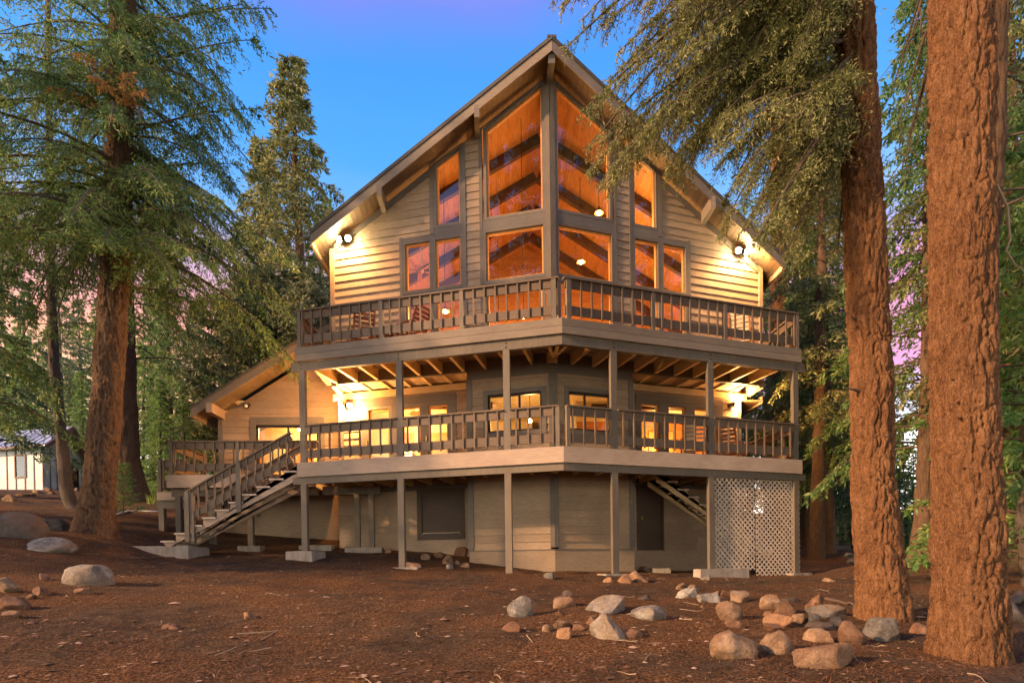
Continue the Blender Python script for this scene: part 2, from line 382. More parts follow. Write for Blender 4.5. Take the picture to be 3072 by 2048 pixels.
def ground_base(x, y):
    x = np.atleast_1d(np.asarray(x, float)); y = np.atleast_1d(np.asarray(y, float)); o = np.empty(len(x))
    for s in range(0, len(x), 20000):
        xs, ys = x[s:s + 20000], y[s:s + 20000]
        o[s:s + 20000] = np.sqrt((xs[:, None] - _GP[None, :, 0]) ** 2 + (ys[:, None] - _GP[None, :, 1]) ** 2) @ _w[:_n] + _w[_n] + _w[_n + 1] * xs + _w[_n + 2] * ys
    return o
def ground_z(x, y):
    z = ground_base(x, y); x = np.atleast_1d(x); y = np.atleast_1d(y); p = np.stack([x, y, np.zeros(len(x))], 1)
    return z + 0.10 * (fbm(p * .7, 3, 3) - .5) + 0.055 * (fbm(p * 3.1, 3, 5) - .5) + 0.022 * (fbm(p * 11., 2, 8) - .5)
def gz(x, y): return float(ground_z([x], [y])[0])
def on_ground(px, py, dmax=60):
    """where the ground is seen at a pixel"""
    D = np.concatenate([np.linspace(3, 30, 400), np.linspace(30, dmax, 150)]); r = ray(px, py); P = CAM + D[:, None] * r
    below = P[:, 2] < ground_z(P[:, 0], P[:, 1]); i = int(np.argmax(below)) if below.any() else len(D) - 1
    return P[i], float(D[i])

def spaced(lo, hi, c, n, k):
    a, b_ = np.arcsinh((lo - c) / k), np.arcsinh((hi - c) / k); return c + k * np.sinh(np.linspace(a, b_, n))
gx = spaced(-140, 140, 0.0, 320, 4.0); gy = spaced(-45, 190, -7.0, 340, 3.2)
GX, GY = np.meshgrid(gx, gy); gzv = ground_z(GX.ravel(), GY.ravel())
i_ = np.arange(len(gy) - 1)[:, None] * len(gx); j_ = np.arange(len(gx) - 1)[None, :]
gq = np.stack([i_ + j_, i_ + j_ + 1, i_ + len(gx) + j_ + 1, i_ + len(gx) + j_], -1).reshape(-1, 4)
mt, nt, b, out = material("forest_soil"); b.inputs["Roughness"].default_value = 0.95; b.inputs["Specular IOR Level"].default_value = 0.15
pw = position(nt); nA = noise(nt, pw, .55, 6, .6); nB = noise(nt, pw, 4.5, 8, .7); nC = noise(nt, pw, 38, 6, .7); nD = noise(nt, pw, 130, 4, .7)
soil = crgb(nt, nB, [(.36, (.024, .0165, .011)), (.5, (.078, .057, .038)), (.64, (.175, .13, .085))])
needle = crgb(nt, nC, [(.38, (.038, .017, .007)), (.5, (.20, .088, .032)), (.62, (.46, .24, .095))])
fac = crgb(nt, nA, [(.42, (0, 0, 0)), (.58, (1, 1, 1))])  # needle patches; their colour contrast also stands in for sun dapples
cc = mixc(nt, fac, soil, needle); cc = mixc(nt, .45, cc, crgb(nt, nC, [(.40, (.018, .011, .007)), (.52, (.105, .057, .030)), (.64, (.31, .18, .10))]))
cc = mixc(nt, crgb(nt, nD, [(.60, (0, 0, 0)), (.72, (.8, .8, .8))]), cc, (.26, .16, .095))
nt.links.new(cc, b.inputs["Base Color"])
hs = nd(nt, "ShaderNodeMath", {0: nC, 1: nD}, operation='ADD'); bump(nt, b, hs.outputs[0], 1.0, .06); M['soil'] = mt
ground = obj("ground", fast_mesh("ground", np.stack([GX.ravel(), GY.ravel(), gzv], 1), gq, M['soil'], True))
tag(ground, kind="structure")

# ------------------------------------------------------------------ the chalet
CP, SP = math.cos(PHI), math.sin(PHI)
def vplace(side, y0):
    """a wall of the prow: u along the wall from the ridge line, v height, d outwards"""
    def f_(u, v, d): return (side * (u * CP + d * SP), y0 + u * SP - d * CP, v)
    return f_
def vrot(side): return math.atan2(SP, side * CP)
def vbox(name, side, y0, u0, u1, v0, v1, d0, d1, mat, parent):
    pl = vplace(side, y0); return box(name, pl((u0 + u1) / 2, (v0 + v1) / 2, (d0 + d1) / 2), (abs(u1 - u0), abs(d1 - d0), abs(v1 - v0)), mat, parent, vrot(side))
house = thing("chalet_house", "tall brown three storey chalet with pointed glass prow front and steep gable roof", "house", (0, 5, -2.6))
def siding(name, side_place, u_lo, u_hi, v_lo, v_hi, openings, parent, top=None, pitch=0.205, mat=None):
    """lap siding: one board per row and stretch; top(v) gives the sloping end under a gable"""
    rows = int(math.ceil((v_hi - v_lo) / pitch)); mat = mat or M['siding']
    for k in range(rows):
        r0_ = v_lo + k * pitch; r1_ = min(r0_ + pitch, v_hi); g = rng.uniform(-.002, .002)
        br = sorted({r0_, r1_} | {z for o_ in openings for z in o_[2:4] if r0_ + .004 < z < r1_ - .004})
        for v0, v1 in zip(br[:-1], br[1:]):
            vc = (v0 + v1) / 2
            if v1 - v0 < .006: continue
            th = lambda v: .036 + g - .024 * (v - r0_) / pitch
            e0, e1 = (top(v0), top(v1)) if top else (u_hi, u_hi); e0, e1 = min(e0, u_hi), min(e1, u_hi)
            cuts = sorted((a, b_) for a, b_, c_, d_ in openings if c_ - 1e-6 < vc < d_ + 1e-6)
            segs, cur = [], u_lo
            for a, b_ in cuts:
                if a > cur: segs.append((cur, a))
                cur = max(cur, b_)
            segs.append((cur, 1e9)); lap = .012 if v0 == r0_ else 0
            for a, b_ in segs:
                if a >= min(e0, e1) - .05: continue
                q0, q1 = min(b_, e0), min(b_, e1)
                if q0 - a < .02: continue
                if min(q0, q1) - a > 2.2 and v0 == r0_ and len(br) == 2:      # a butt joint in a long course
                    j_u = rng.uniform(a + .7, min(q0, q1) - .6); V = [side_place(a, v0 - lap, th(v0)), side_place(j_u - .002, v0 - lap, th(v0)), side_place(j_u - .002, v1, th(v1)), side_place(a, v1, th(v1)),
                         side_place(a, v0 - lap, -.004), side_place(j_u - .002, v0 - lap, -.004), side_place(j_u - .002, v1, -.004), side_place(a, v1, -.004)]
                    obj("siding_board", mesh("siding_board", V, [(0, 1, 2, 3), (7, 6, 5, 4), (0, 4, 5, 1), (1, 5, 6, 2), (2, 6, 7, 3), (3, 7, 4, 0)], mat), parent); a = j_u + .002
                V = [side_place(a, v0 - lap, th(v0)), side_place(q0, v0 - lap, th(v0)), side_place(q1, v1, th(v1)), side_place(a, v1, th(v1)),
                     side_place(a, v0 - lap, -.004), side_place(q0, v0 - lap, -.004), side_place(q1, v1, -.004), side_place(a, v1, -.004)]
                obj("siding_board", mesh("siding_board", V, [(0, 1, 2, 3), (7, 6, 5, 4), (0, 4, 5, 1), (1, 5, 6, 2), (2, 6, 7, 3), (3, 7, 4, 0)], mat), parent)
def pane(name, pts, outward, parent):
    """a sheet of glass whose face looks outwards"""
    nrm = np.cross(np.subtract(pts[1], pts[0]), np.subtract(pts[2], pts[1]))
    if np.dot(nrm, outward) < 0: pts = pts[::-1]
    return obj(name, mesh(name, pts, [tuple(range(len(pts)))], M['glass']), parent)
def window(poly, pl, parent=None, w=.075, trim=None, depth=.05, sash=True, name="window", sashmat=None, label=None):
    """casing, wooden sash and glass of one window with outline poly (u, v)"""
    o = ring(name, inset(poly, -w), poly, -.03, depth, trim or M['trim'], parent or house, pl)
    if label: o["label"] = label
    inner = poly
    if sash:
        inner = inset(poly, .045); ring("sash", poly, inner, -.09, -.012, sashmat or M['sash'], o, pl)
    pane("pane", [pl(u, v, -.05) for u, v in inner], np.subtract(pl(0, 0, 1), pl(0, 0, 0)), o)
    return o
def rect(u0, u1, v0, v1): return [(u0, v0), (u1, v0), (u1, v1), (u0, v1)]

Y_UP, Y_REC = 1.9, 2.8
U_END = {-1: 6.15, 1: 6.5}
ROOF_Z = 10.03                                      # ridge height at the roof top
FALL = {-1: 0.586, 1: 0.632}                        # fall per metre of x
def roof_top(x): return ROOF_Z - FALL[-1 if x < 0 else 1] * abs(x)
def under_(u, side): return ROOF_Z - .27 - FALL[side] * CP * u   # underside of the roof above the front walls
for side in (-1, 1):
    pl = vplace(side, Y_UP); ue = U_END[side]; under = lambda u: under_(u, side)
    wall = vbox("front_wall", side, Y_UP, 0, ue, 2.50, 2.82, -.10, -.006, M['trim'], house)   # band the boards stand on
    tops = lambda v: (ROOF_Z - .30 - v) / (FALL[side] * CP)
    siding("front", pl, 1.86, ue - .1, 2.86, 9.2, [(2.23, 4.10, 2.0, 6.22), (2.23, 3.23, 6.2, 8.45)], wall, tops)
    # the wedge of narrow window: boards above its slanted head
    vbox("corner_board", side, Y_UP, ue - .1, ue + .03, 2.6, under_(ue, side) - .05, -.03, .055, M['siding'], house)
    # glass: big prow panes, two tiers below, the narrow window and its pairs
    g0 = .19
    window([(g0, 6.42), (1.66, 6.42), (1.66, 8.66), (g0, 9.53)], pl)
    window(rect(g0, 1.70, 4.79, 6.03), pl)
    window(rect(g0 + .04, 1.70, 2.97, 4.60), pl)
    window([(2.385, 6.42), (3.04, 6.42), (3.04, 7.98), (2.385, 8.33)], pl)
    window(rect(2.385, 3.09, 4.79, 6.04), pl); window(rect(3.25, 3.95, 4.79, 6.04), pl)
    window(rect(2.385, 3.09, 2.97, 4.60), pl); window(rect(3.25, 3.95, 2.97, 4.60), pl)
    # trim boards between them
    for (a, b_, c_, d_) in [(0.105, 1.78, 6.11, 6.34), (0.105, 1.78, 4.68, 4.712), (2.31, 3.115, 6.118, 6.342), (3.166, 3.174, 4.71, 6.2), (2.31, 4.03, 4.677, 4.713), (3.1225, 4.03, 6.118, 6.20)]:
        vbox("trim_board", side, Y_UP, a, b_, c_, d_, -.03, .046, M['trim'], house)
    vbox("trim_board", side, Y_UP, 1.778, 1.86, 2.85, 8.74, -.03, .052, M['trim'], house)
    vbox("trim_board", side, Y_UP, 2.23, 2.308, 2.85, 8.42, -.03, .052, M['trim'], house)
    vbox("trim_board", side, Y_UP, 3.118, 3.23, 6.21, 7.98, -.03, .054, M['trim'], house)
    vbox("trim_board", side, Y_UP, 4.028, 4.11, 2.85, 6.24, -.03, .052, M['trim'], house)
    vbox("prow_post", side, Y_UP, -.012, .115, 2.85, 9.74, -.03, .075, M['post'], house)
    prism("frieze_board", [(.11, 9.66), (1.78, 8.73), (1.78, under(1.78) - .005), (.11, under(.11) - .005)], -.03, .044, M['trim'], house, pl)
    prism("frieze_board", [(2.3, 8.47), (3.23, 8.0), (3.23, under(3.23) - .005), (2.3, under(2.3) - .005)], -.03, .044, M['trim'], house, pl)
    prism("frieze_board", [(3.23, under(3.23) - .18), (ue - .1, under(ue - .1) - .18), (ue - .1, under(ue - .1) - .004), (3.23, under(3.23) - .004)], -.02, .05, M['trim'], house, pl)
# flank walls of the upper storeys
for side in (-1, 1):
    ue = U_END[side]; x = side * (ue * CP); y = Y_UP + ue * SP
    fl = box("side_wall", (x, (y + 13.6) / 2, 4.2), (.14, 13.6 - y, 3.5), M['siding'], house)
box("back_wall", (0, 13.65, 4.3), (12.6, .14, 9.4), M['siding'], house)

# roof: two slabs with a prow edge, fascia, soffit boards and ridge cap
def roof_half(side):
    xe = 6.28 if side < 0 else 6.62; ye = 1.2
    def P(x, y, dz): return (side * x, y, roof_top(side * x) + dz)
    front0, front1 = ye, ye + xe * SP / CP
    V = [P(0, front0, 0), P(xe, front1, 0), P(xe, 14.3, 0), P(0, 14.3, 0), P(0, front0, -.14), P(xe, front1, -.14), P(xe, 14.3, -.14), P(0, 14.3, -.14)]
    r = obj("roof", mesh("roof", V, [(0, 1, 2, 3), (7, 6, 5, 4), (0, 4, 5, 1), (1, 5, 6, 2), (2, 6, 7, 3), (3, 7, 4, 0)], M['shingle']), house)
    # barge board along the prow edge
    o = .05
    for k, (a0, a1, d_, mm) in enumerate([(-.30, .015, .045, M['fascia_dark']), (-.045, .05, .075, M['shingle'])]):
        Vb = []
        for x in (0, xe + .04):
            yy = ye + x * SP / CP
            for dy in (-d_, .0 - .002):
                for dz in (a0, a1): Vb.append(P(x, yy + dy, dz))
        obj("barge_board" if k == 0 else "roof_edge", mesh("barge_board", Vb, [(0, 1, 3, 2), (4, 6, 7, 5), (0, 4, 5, 1), (2, 3, 7, 6), (0, 2, 6, 4), (1, 5, 7, 3)], mm), r)
    # eave fascia
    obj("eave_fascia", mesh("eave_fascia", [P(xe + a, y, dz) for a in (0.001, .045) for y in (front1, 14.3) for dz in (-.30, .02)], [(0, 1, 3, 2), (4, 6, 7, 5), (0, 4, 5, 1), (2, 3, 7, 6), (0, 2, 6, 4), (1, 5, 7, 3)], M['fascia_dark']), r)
    # soffit boards run from the barge board back to the wall
    nb = 48
    for k in range(nb):
        xa, xb = k * xe / nb + .004, (k + 1) * xe / nb - .004
        Vs = []
        for x in (xa, xb):
            for y in (ye + x * SP / CP + .003, ye + x * SP / CP + .93):
                for dz in (-.165 + rng.uniform(-.003, .003), -.1415): Vs.append(P(x, y, dz))
        obj("soffit_board", mesh("soffit_board", Vs, [(0, 1, 3, 2), (4, 6, 7, 5), (0, 4, 5, 1), (2, 3, 7, 6), (0, 2, 6, 4), (1, 5, 7, 3)], M['soffit']), r)
    # purlin ends under the overhang
    for u in (1.9, 4.55):
        x = u * CP; y = ye + x * SP / CP; z = roof_top(side * x) - .16 - .165
        bar("purlin", (side * x, y - .06, z), (side * x, y + 1.2, z), .13, .30, M['fascia_dark'], r)
    return r
roofs = [roof_half(s) for s in (-1, 1)]
bar("ridge_cap", (0, 1.13, ROOF_Z + .02), (0, 14.3, ROOF_Z + .02), .22, .05, M['shingle'], roofs[0])
bar("ridge_beam", (0, 1.24, ROOF_Z - .36), (0, 3.0, ROOF_Z - .36), .16, .36, M['trim'], roofs[0])

# ceilings, floors and inner walls
def vplan(y0, ue, back, dz0, dz1, name, mat, dy=0.0, bay=None):
    pts = [(-ue * CP, y0 + ue * SP), (0, y0), (ue * CP, y0 + ue * SP), (ue * CP, back), (-ue * CP, back)]
    if bay:
        pts = [(-ue * CP, y0 + ue * SP), (-bay[1] * CP, y0 + bay[1] * SP), (-bay[1] * CP, bay[0] + bay[1] * SP), (0, bay[0]), (bay[1] * CP, bay[0] + bay[1] * SP), (bay[1] * CP, y0 + bay[1] * SP), (ue * CP, y0 + ue * SP), (ue * CP, back), (-ue * CP, back)]
    return prism(name, pts, dz0, dz1, mat, house, lambda u, v, d: (u, v, d))
vplan(Y_UP + .06, 6.1, 13.5, 2.56, 2.79, "upper_floor", M['carpet'])
vplan(Y_REC + .05, 6.05, 13.5, -.30, .03, "lower_floor", M['carpet'], bay=(Y_UP + .06, 2.2))
vplan(Y_REC + .05, 6.05, 13.5, 2.42, 2.50, "lower_ceiling", M['plaster'], bay=(Y_UP + .06, 2.2))
for side in (-1, 1):
    def P(x, y, dz): return (side * x, y, roof_top(side * x) + dz)
    V = [P(0.0, 2.05, -.20), P(5.85, 2.05 + 5.85 * SP / CP, -.20), P(5.85, 9.6, -.20), P(0, 9.6, -.20), P(0, 2.05, -.15), P(5.85, 2.05 + 5.85 * SP / CP, -.15), P(5.85, 9.6, -.15), P(0, 9.6, -.15)]
    cl = obj("ceiling", mesh("ceiling", V, [(0, 1, 2, 3), (7, 6, 5, 4), (0, 4, 5, 1), (1, 5, 6, 2), (2, 6, 7, 3), (3, 7, 4, 0)], M['pine']), house)
    for y in (3.9, 5.5, 7.1, 8.7):
        bar("rafter", (side * .05, y, roof_top(.05) - .34), (side * 5.8, y, roof_top(side * 5.8) - .34), .16, .30, M['beam'], cl)
box("inner_wall", (0, 9.65, 6.2), (11.7, .1, 7.2), M['pine_wall'], house)
for s in (-1, 1):
    box("inner_wall", (s * 5.72, 6.7, 4.3), (.08, 6.0, 3.1), M['pine_wall'], house)
box("inner_wall", (-3.0, 7.3, 1.22), (5.8, .1, 2.4), M['plaster'], house)
box("inner_wall", (3.2, 7.3, 1.22), (6.0, .1, 2.4), M['pine_wall'], house)
box("inner_wall", (-5.72, 5.9, 1.22), (.1, 2.7, 2.4), M['plaster'], house)
box("inner_wall", (5.72, 5.9, 1.22), (.1, 2.7, 2.4), M['pine_wall'], house)
box("partition", (1.0, 6.0, 1.22), (.1, 2.5, 2.4), M['plaster'], house)
for x in (-4.6, -3.3, 2.9, 4.4):
    box("inner_door", (x, 7.22, 1.03), (.85, .05, 2.03), M['sash'], house)
box("ceiling_beam", (-3.6, 5.0, 2.33), (4.2, .16, .17), M['beam'], house); box("ceiling_beam", (3.7, 5.2, 2.33), (4.2, .16, .17), M['beam'], house)
box("wall_rail", (-3.1, 7.21, 1.55), (5.4, .05, .12), M['sash'], house)

# lower storey: bay and recessed walls
for side in (-1, 1):
    pl = vplace(side, Y_UP)
    wl = (.29, 1.71) if side < 0 else (.42, 1.62)
    bay = vbox("bay_wall", side, Y_UP, .0, 2.28, 2.26, 2.50, -.08, .02, M['trim'], house)
    siding("bay", pl, .10, 2.14, -2.20, 2.26, [(wl[0] - .12, wl[1] + .12, .74, 1.95)], bay, pitch=.2)
    um = (wl[0] + wl[1]) / 2 - .12
    w_ = window(rect(wl[0], wl[1], .86, 1.83), pl, None, .12, sash=True, sashmat=M['black'])
    vbox("mullion", side, Y_UP, um - .025, um + .025, .9, 1.79, -.09, -.02, M['black'], w_)
    vbox("corner_board", side, Y_UP, 2.14, 2.29, -2.18, 2.26, -.03, .05, M['trim'], house)
    vbox("corner_board", side, Y_UP, -.012, .10, -2.16, 2.26, -.03, .055, M['trim'], house)
    vbox("skirt_panel", side, Y_UP, -.004, 2.27, -3.2, -2.212, -.06, .03, M['siding'], house)
    vbox("drip_board", side, Y_UP, .0, 2.27, -2.235, -2.205, -.02, .045, M['trim'], house)
    # bay return
    x = side * 2.24 * CP; y = Y_UP + 2.24 * SP
    box("bay_side_wall", (x - side * .02, y + .48, -.3), (.08, .93, 5.2), M['siding'], house, 0)
    # recessed wall with french doors
    pr = vplace(side, Y_REC)
    doors = [(2.88, 3.46), (3.70, 4.28), (4.66, 5.30)] if side < 0 else [(2.80, 3.38), (3.69, 4.27), (4.58, 5.20)]
    rec = vbox("recessed_wall", side, Y_REC, 2.2, 6.2, 2.30, 2.52, -.08, .02, M['trim'], house)
    siding("rec", pr, 2.24, 6.1, .0, 2.30, [(2.62, 5.56, -.1, 2.26)], rec, pitch=.2)
    for a, b_ in doors:
        d_ = window(rect(a, b_, .22, 1.97), pr, None, .10, name="glass_door", sash=True, depth=.045)
        vbox("handle", side, Y_REC, b_ + .03, b_ + .06, .95, 1.1, .045, .09, M['brass'], d_)
    for a, b_ in ((2.62, doors[0][0] - .1), (doors[0][1] + .1, doors[1][0] - .1), (doors[1][1] + .1, doors[2][0] - .1), (doors[2][1] + .1, 5.56)):
        if b_ - a > .01: vbox("trim_board", side, Y_REC, a, b_, .03, 2.07, -.03, .043, M['trim'], house)
    vbox("door_head", side, Y_REC, 2.62, 5.56, 2.073, 2.26, -.03, .055, M['trim'], house)
    vbox("door_sill", side, Y_REC, 2.62, 5.56, .0, .118, -.05, .05, M['trim'], house)
    vbox("corner_board", side, Y_REC, 6.1, 6.22, -.4, 2.4, -.03, .05, M['trim'], house)
    vbox("ledger", side, Y_REC, 2.29, 6.4, 2.32, 2.50, .02, .075, M['cream'], house)
    # crawl space wall
    cr = vbox("lower_wall", side, Y_REC, 2.2, 6.3, -.42, -.25, -.08, .02, M['trim'], house)
    op = [(2.42, 3.84, -1.84, -.40)] if side < 0 else [(2.62, 3.50, -2.2, -.38)]
    siding("crawl", pr, 2.24, 6.3, -1.62 if side < 0 else -2.2, -.42, op, cr, pitch=.2)
    vbox("skirt_panel", side, Y_REC, 2.2, 6.3, -3.3, -1.63 if side < 0 else -2.21, -.06, .026, M['siding'], house)
    if side < 0:
        h_ = ring("hatch", rect(2.42, 3.84, -1.84, -.40), rect(2.56, 3.70, -1.70, -.56), -.03, .05, M['panel_dark'], house, pr)
        vbox("hatch_panel", side, Y_REC, 2.56, 3.70, -1.70, -.56, -.03, .0, M['panel_dark'], h_)
        vbox("hatch_lip", side, Y_REC, 2.58, 3.68, -1.70, -1.66, .0, .035, M['black'], h_)
    else:
        h_ = vbox("cellar_door", side, Y_REC, 2.70, 3.44, -2.2, -.44, -.03, .01, M['panel_dark'], house)
        ring("door_frame", rect(2.62, 3.50, -2.2, -.38), rect(2.70, 3.44, -2.2, -.44), -.03, .05, M['panel_dark'], h_, pr)
        vbox("handle", side, Y_REC, 2.76, 2.80, -1.35, -1.25, .01, .06, M['brass'], h_)
# right flank of the lower storey with its eave
box("lower_side_wall", (5.98, 9.0, -.5), (.12, 9.0, 6.4), M['siding'], house)
e_ = box("side_eave", (6.35, 9.2, 2.36), (.75, 9.2, .06), M['soffit'], house); box("eave_fascia", (6.75, 9.2, 2.38), (.05, 9.2, .22), M['fascia_dark'], e_)

box("foundation_wall", (0, 13.2, -1.6), (12.2, .12, 3.2), M['siding'], house)
# left wing: flat gabled wall with sliding door under a sloping roof
WY = 5.5
wpl = lambda u, v, d: (u, WY - d, v)
wing = box("wing_wall", (-7.95, WY + .05, .0), (4.0, .06, .3), M['trim'], house)
WR = lambda x: 4.07 - .63 * (x + 7.4)            # roof top of the wing (x negative side)
wroof = lambda x: 4.07 + .63 * (x + 7.4)
def wsiding():
    rows = int((4.3 - .02) / .2) + 1
    for k in range(rows):
        v0 = .04 + k * .2; v1 = v0 + .2; vc = v0 + .1
        lim0 = max(-9.86, (v0 + .32 - 4.07) / .63 - 7.4); lim1 = max(-9.86, (v1 + .32 - 4.07) / .63 - 7.4)
        segs = [(-1e9, -6.0)] if not (.0 < vc < 2.12) else [(-1e9, -9.0), (-6.75, -6.0)]
        for a, b_ in segs:
            l0, l1 = max(a, lim0), max(a, lim1)
            if b_ - max(l0, l1) < .06: continue
            V = [wpl(l0, v0 - .012, .036), wpl(b_, v0 - .012, .036), wpl(b_, v1, .012), wpl(l1, v1, .012), wpl(l0, v0 - .012, -.004), wpl(b_, v0 - .012, -.004), wpl(b_, v1, -.004), wpl(l1, v1, -.004)]
            obj("siding_board", mesh("siding_board", V, [(0, 1, 2, 3), (7, 6, 5, 4), (0, 4, 5, 1), (1, 5, 6, 2), (2, 6, 7, 3), (3, 7, 4, 0)], M['siding']), wing)
wsiding()
box("corner_board", (-9.92, WY - .012, 1.05), (.13, .07, 2.1), M['trim'], house)
sd = ring("sliding_door", rect(-9.0, -6.75, .04, 2.12), rect(-8.84, -6.93, .06, 1.88), -.03, .055, M['trim'], house, wpl)
ring("door_frame", rect(-8.84, -6.93, .06, 1.88), rect(-8.78, -6.99, .10, 1.82), -.08, .01, M['black'], sd, wpl)
for a, b_ in ((-8.78, -7.90), (-7.86, -6.99)):
    pane("pane", [wpl(a, .1, -.05), wpl(b_, .1, -.05), wpl(b_, 1.82, -.05), wpl(a, 1.82, -.05)], (0, -1, 0), sd)
box("mullion", (-7.88, WY + .05, .96), (.045, .06, 1.72), M['black'], sd)
Vw = []
for x in (-10.37, -5.9):
    for y in (4.70, 12.5):
        for dz in (-.16, .0): Vw.append((x, y, wroof(x) + dz))
wr = obj("wing_roof", mesh("wing_roof", Vw, [(0, 1, 3, 2), (4, 6, 7, 5), (0, 4, 5, 1), (2, 3, 7, 6), (0, 2, 6, 4), (1, 5, 7, 3)], M['shingle']), house)
def slope_box(name, x0, x1, y0, y1, z0, z1, mat, parent):
    V = [(x, y, wroof(x) + dz) for x in (x0, x1) for y in (y0, y1) for dz in (z0, z1)]
    return obj(name, mesh(name, V, [(0, 1, 3, 2), (4, 6, 7, 5), (0, 4, 5, 1), (2, 3, 7, 6), (0, 2, 6, 4), (1, 5, 7, 3)], mat), parent)
slope_box("barge_board", -10.40, -5.9, 4.65, 4.698, -.27, .02, M['fascia_dark'], wr); slope_box("roof_edge", -10.42, -5.9, 4.62, 4.649, -.03, .04, M['shingle'], wr)
for k in range(32):
    a = -10.36 + k * .139; slope_box("soffit_board", a + .003, a + .136, 4.70, 5.47, -.185 - rng.uniform(0, .004), -.161, M['soffit'], wr)
slope_box("eave_fascia", -10.41, -10.371, 4.70, 12.5, -.27, .0, M['fascia_dark'], wr)
bar("beam_end", (-9.86, 4.62, wroof(-9.86) - .33), (-9.86, 5.6, wroof(-9.86) - .33), .17, .28, M['fascia'], wr)
box("wing_side_wall", (-9.96, 9.0, .4), (.1, 7.0, 4.4), M['siding'], house)
box("wing_foundation", (-7.95, 5.62, -1.35), (4.0, .1, 2.6), M['siding'], house)
box("wing_return", (-5.98, 4.95, 1.2), (.1, 1.1, 2.5), M['siding'], house)
box("wing_floor", (-7.95, 8.0, -.10), (4.0, 4.9, .2), M['carpet'], house)
box("inner_wall", (-7.95, 8.4, 1.5), (4.0, .1, 3.0), M['plaster'], house); box("inner_wall", (-9.84, 7.0, 1.3), (.08, 2.8, 2.6), M['pine_wall'], house)
box("wing_ceiling", (-7.95, 7.0, 2.62), (3.9, 3.0, .06), M['plaster'], house)
box("inner_door", (-8.4, 8.33, 1.0), (.9, .05, 2.0), M['sash'], house)

# ------------------------------------------------------------------ decks
TAN = SP / CP
DU = 6.65
def vstrip(name, side, p0, p1, u0, u1, z0, z1, mat, parent):
    """a board parallel to a prow edge between perpendicular distances p0 and p1, mitred at the middle"""
    xs = (side * u0 * CP, side * u1 * CP)
    pts = [(xs[0], p0 / CP + abs(xs[0]) * TAN), (xs[1], p0 / CP + abs(xs[1]) * TAN), (xs[1], p1 / CP + abs(xs[1]) * TAN), (xs[0], p1 / CP + abs(xs[0]) * TAN)]
    return prism(name, pts, z0, z1, mat, parent, lambda u, v, d: (u, v, d))
def pt(side, u, p, z): return (side * (u * CP - p * SP), u * SP + p * CP, z)   # point at distance p behind the edge
def railing(parent, a, b, base_a, base_b, posts, top=.93, spacing=.262, out=(0, -1, 0), cap_ext=0.0, skip_cap=False):
    """cap, two rails and balusters between a and b (xy), deck height base; balusters stand on the outside"""
    A = Vector((a[0], a[1], base_a)); B = Vector((b[0], b[1], base_b)); d = B - A; L = Vector((d.x, d.y, 0)).length
    o = Vector(out); o.normalize(); up = Vector((0, 0, 1)); x = d.normalized()
    e = x * cap_ext
    cap = bar("railing", A + up * (top - .018) - e, B + up * (top - .018) + e, .14, .036, M['rail'], parent)
    bar("upper_rail", A + up * (top - .036 - .095), B + up * (top - .036 - .095), .036, .185, M['rail'], cap)
    bar("lower_rail", A + up * .215, B + up * .215, .036, .20, M['rail'], cap)
    n = max(2, int(round(L / spacing)))
    for k in range(n):
        s = (k + .5) / n; p_ = A.lerp(B, s) + o * .038
        box("baluster", (p_.x, p_.y, p_.z + (.07 + top - .04) / 2), (.037, .037, top - .04 - .07), M['rail'], cap, math.atan2(d.y, d.x))
    for s in posts:
        p_ = A.lerp(B, s)
        box("rail_post", (p_.x + o.x * .012, p_.y + o.y * .012, p_.z + (top - .038) / 2), (.09, .09, top - .04), M['post'], cap, math.atan2(d.y, d.x))
    return cap
def deck(name, label, top_z, inner, bay, fascia_h, fascia_rows, fmat, beam_z, joist_z, base):
    D_ = thing(name, label, "deck", base)
    for side in (-1, 1):
        # floor boards
        p = .045
        while p < inner * CP - .1:
            u0 = 0 if (bay is None or p < bay * CP - .1) else 2.34
            vstrip("deck_board", side, p, p + .136, u0, DU - .03, top_z - .036, top_z - .002 - rng.uniform(0, .003), M['deck'], D_); p += .147
        h = fascia_h / fascia_rows
        for k in range(fascia_rows):
            vstrip("fascia_board", side, -.002 * k, .042, 0, DU, top_z - fascia_h + k * h + (.006 if k else 0), top_z - fascia_h + (k + 1) * h + .004 * k, fmat, D_)
        vstrip("beam", side, .06, .16, 0, DU + .14, beam_z[0], beam_z[1], M['post'], D_)
        n = 11
        for k in range(n):
            u = .42 + k * (DU - .5) / (n - 1)
            end = inner * CP if (bay is None or u > 2.36) else bay * CP
            a = pt(side, u, .165, (joist_z[0] + joist_z[1]) / 2); b_ = pt(side, u, end - .03, (joist_z[0] + joist_z[1]) / 2)
            bar("joist", a, b_, .075, joist_z[1] - joist_z[0], M['cream'], D_)
    bar("joist", (0, .2, (joist_z[0] + joist_z[1]) / 2), (0, (bay or inner) - .06, (joist_z[0] + joist_z[1]) / 2), .09, joist_z[1] - joist_z[0], M['cream'], D_)
    return D_
UZ = 2.833
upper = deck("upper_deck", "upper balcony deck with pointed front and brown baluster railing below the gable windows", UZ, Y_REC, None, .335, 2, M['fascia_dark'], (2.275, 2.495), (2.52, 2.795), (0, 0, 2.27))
lower = deck("lower_deck", "middle storey veranda deck with light tan fascia and tall posts", 0.0, Y_REC, Y_UP, .352, 1, M['fascia'], (-.525, -.355), (-.30, -.037), (0, 0, -2.8))
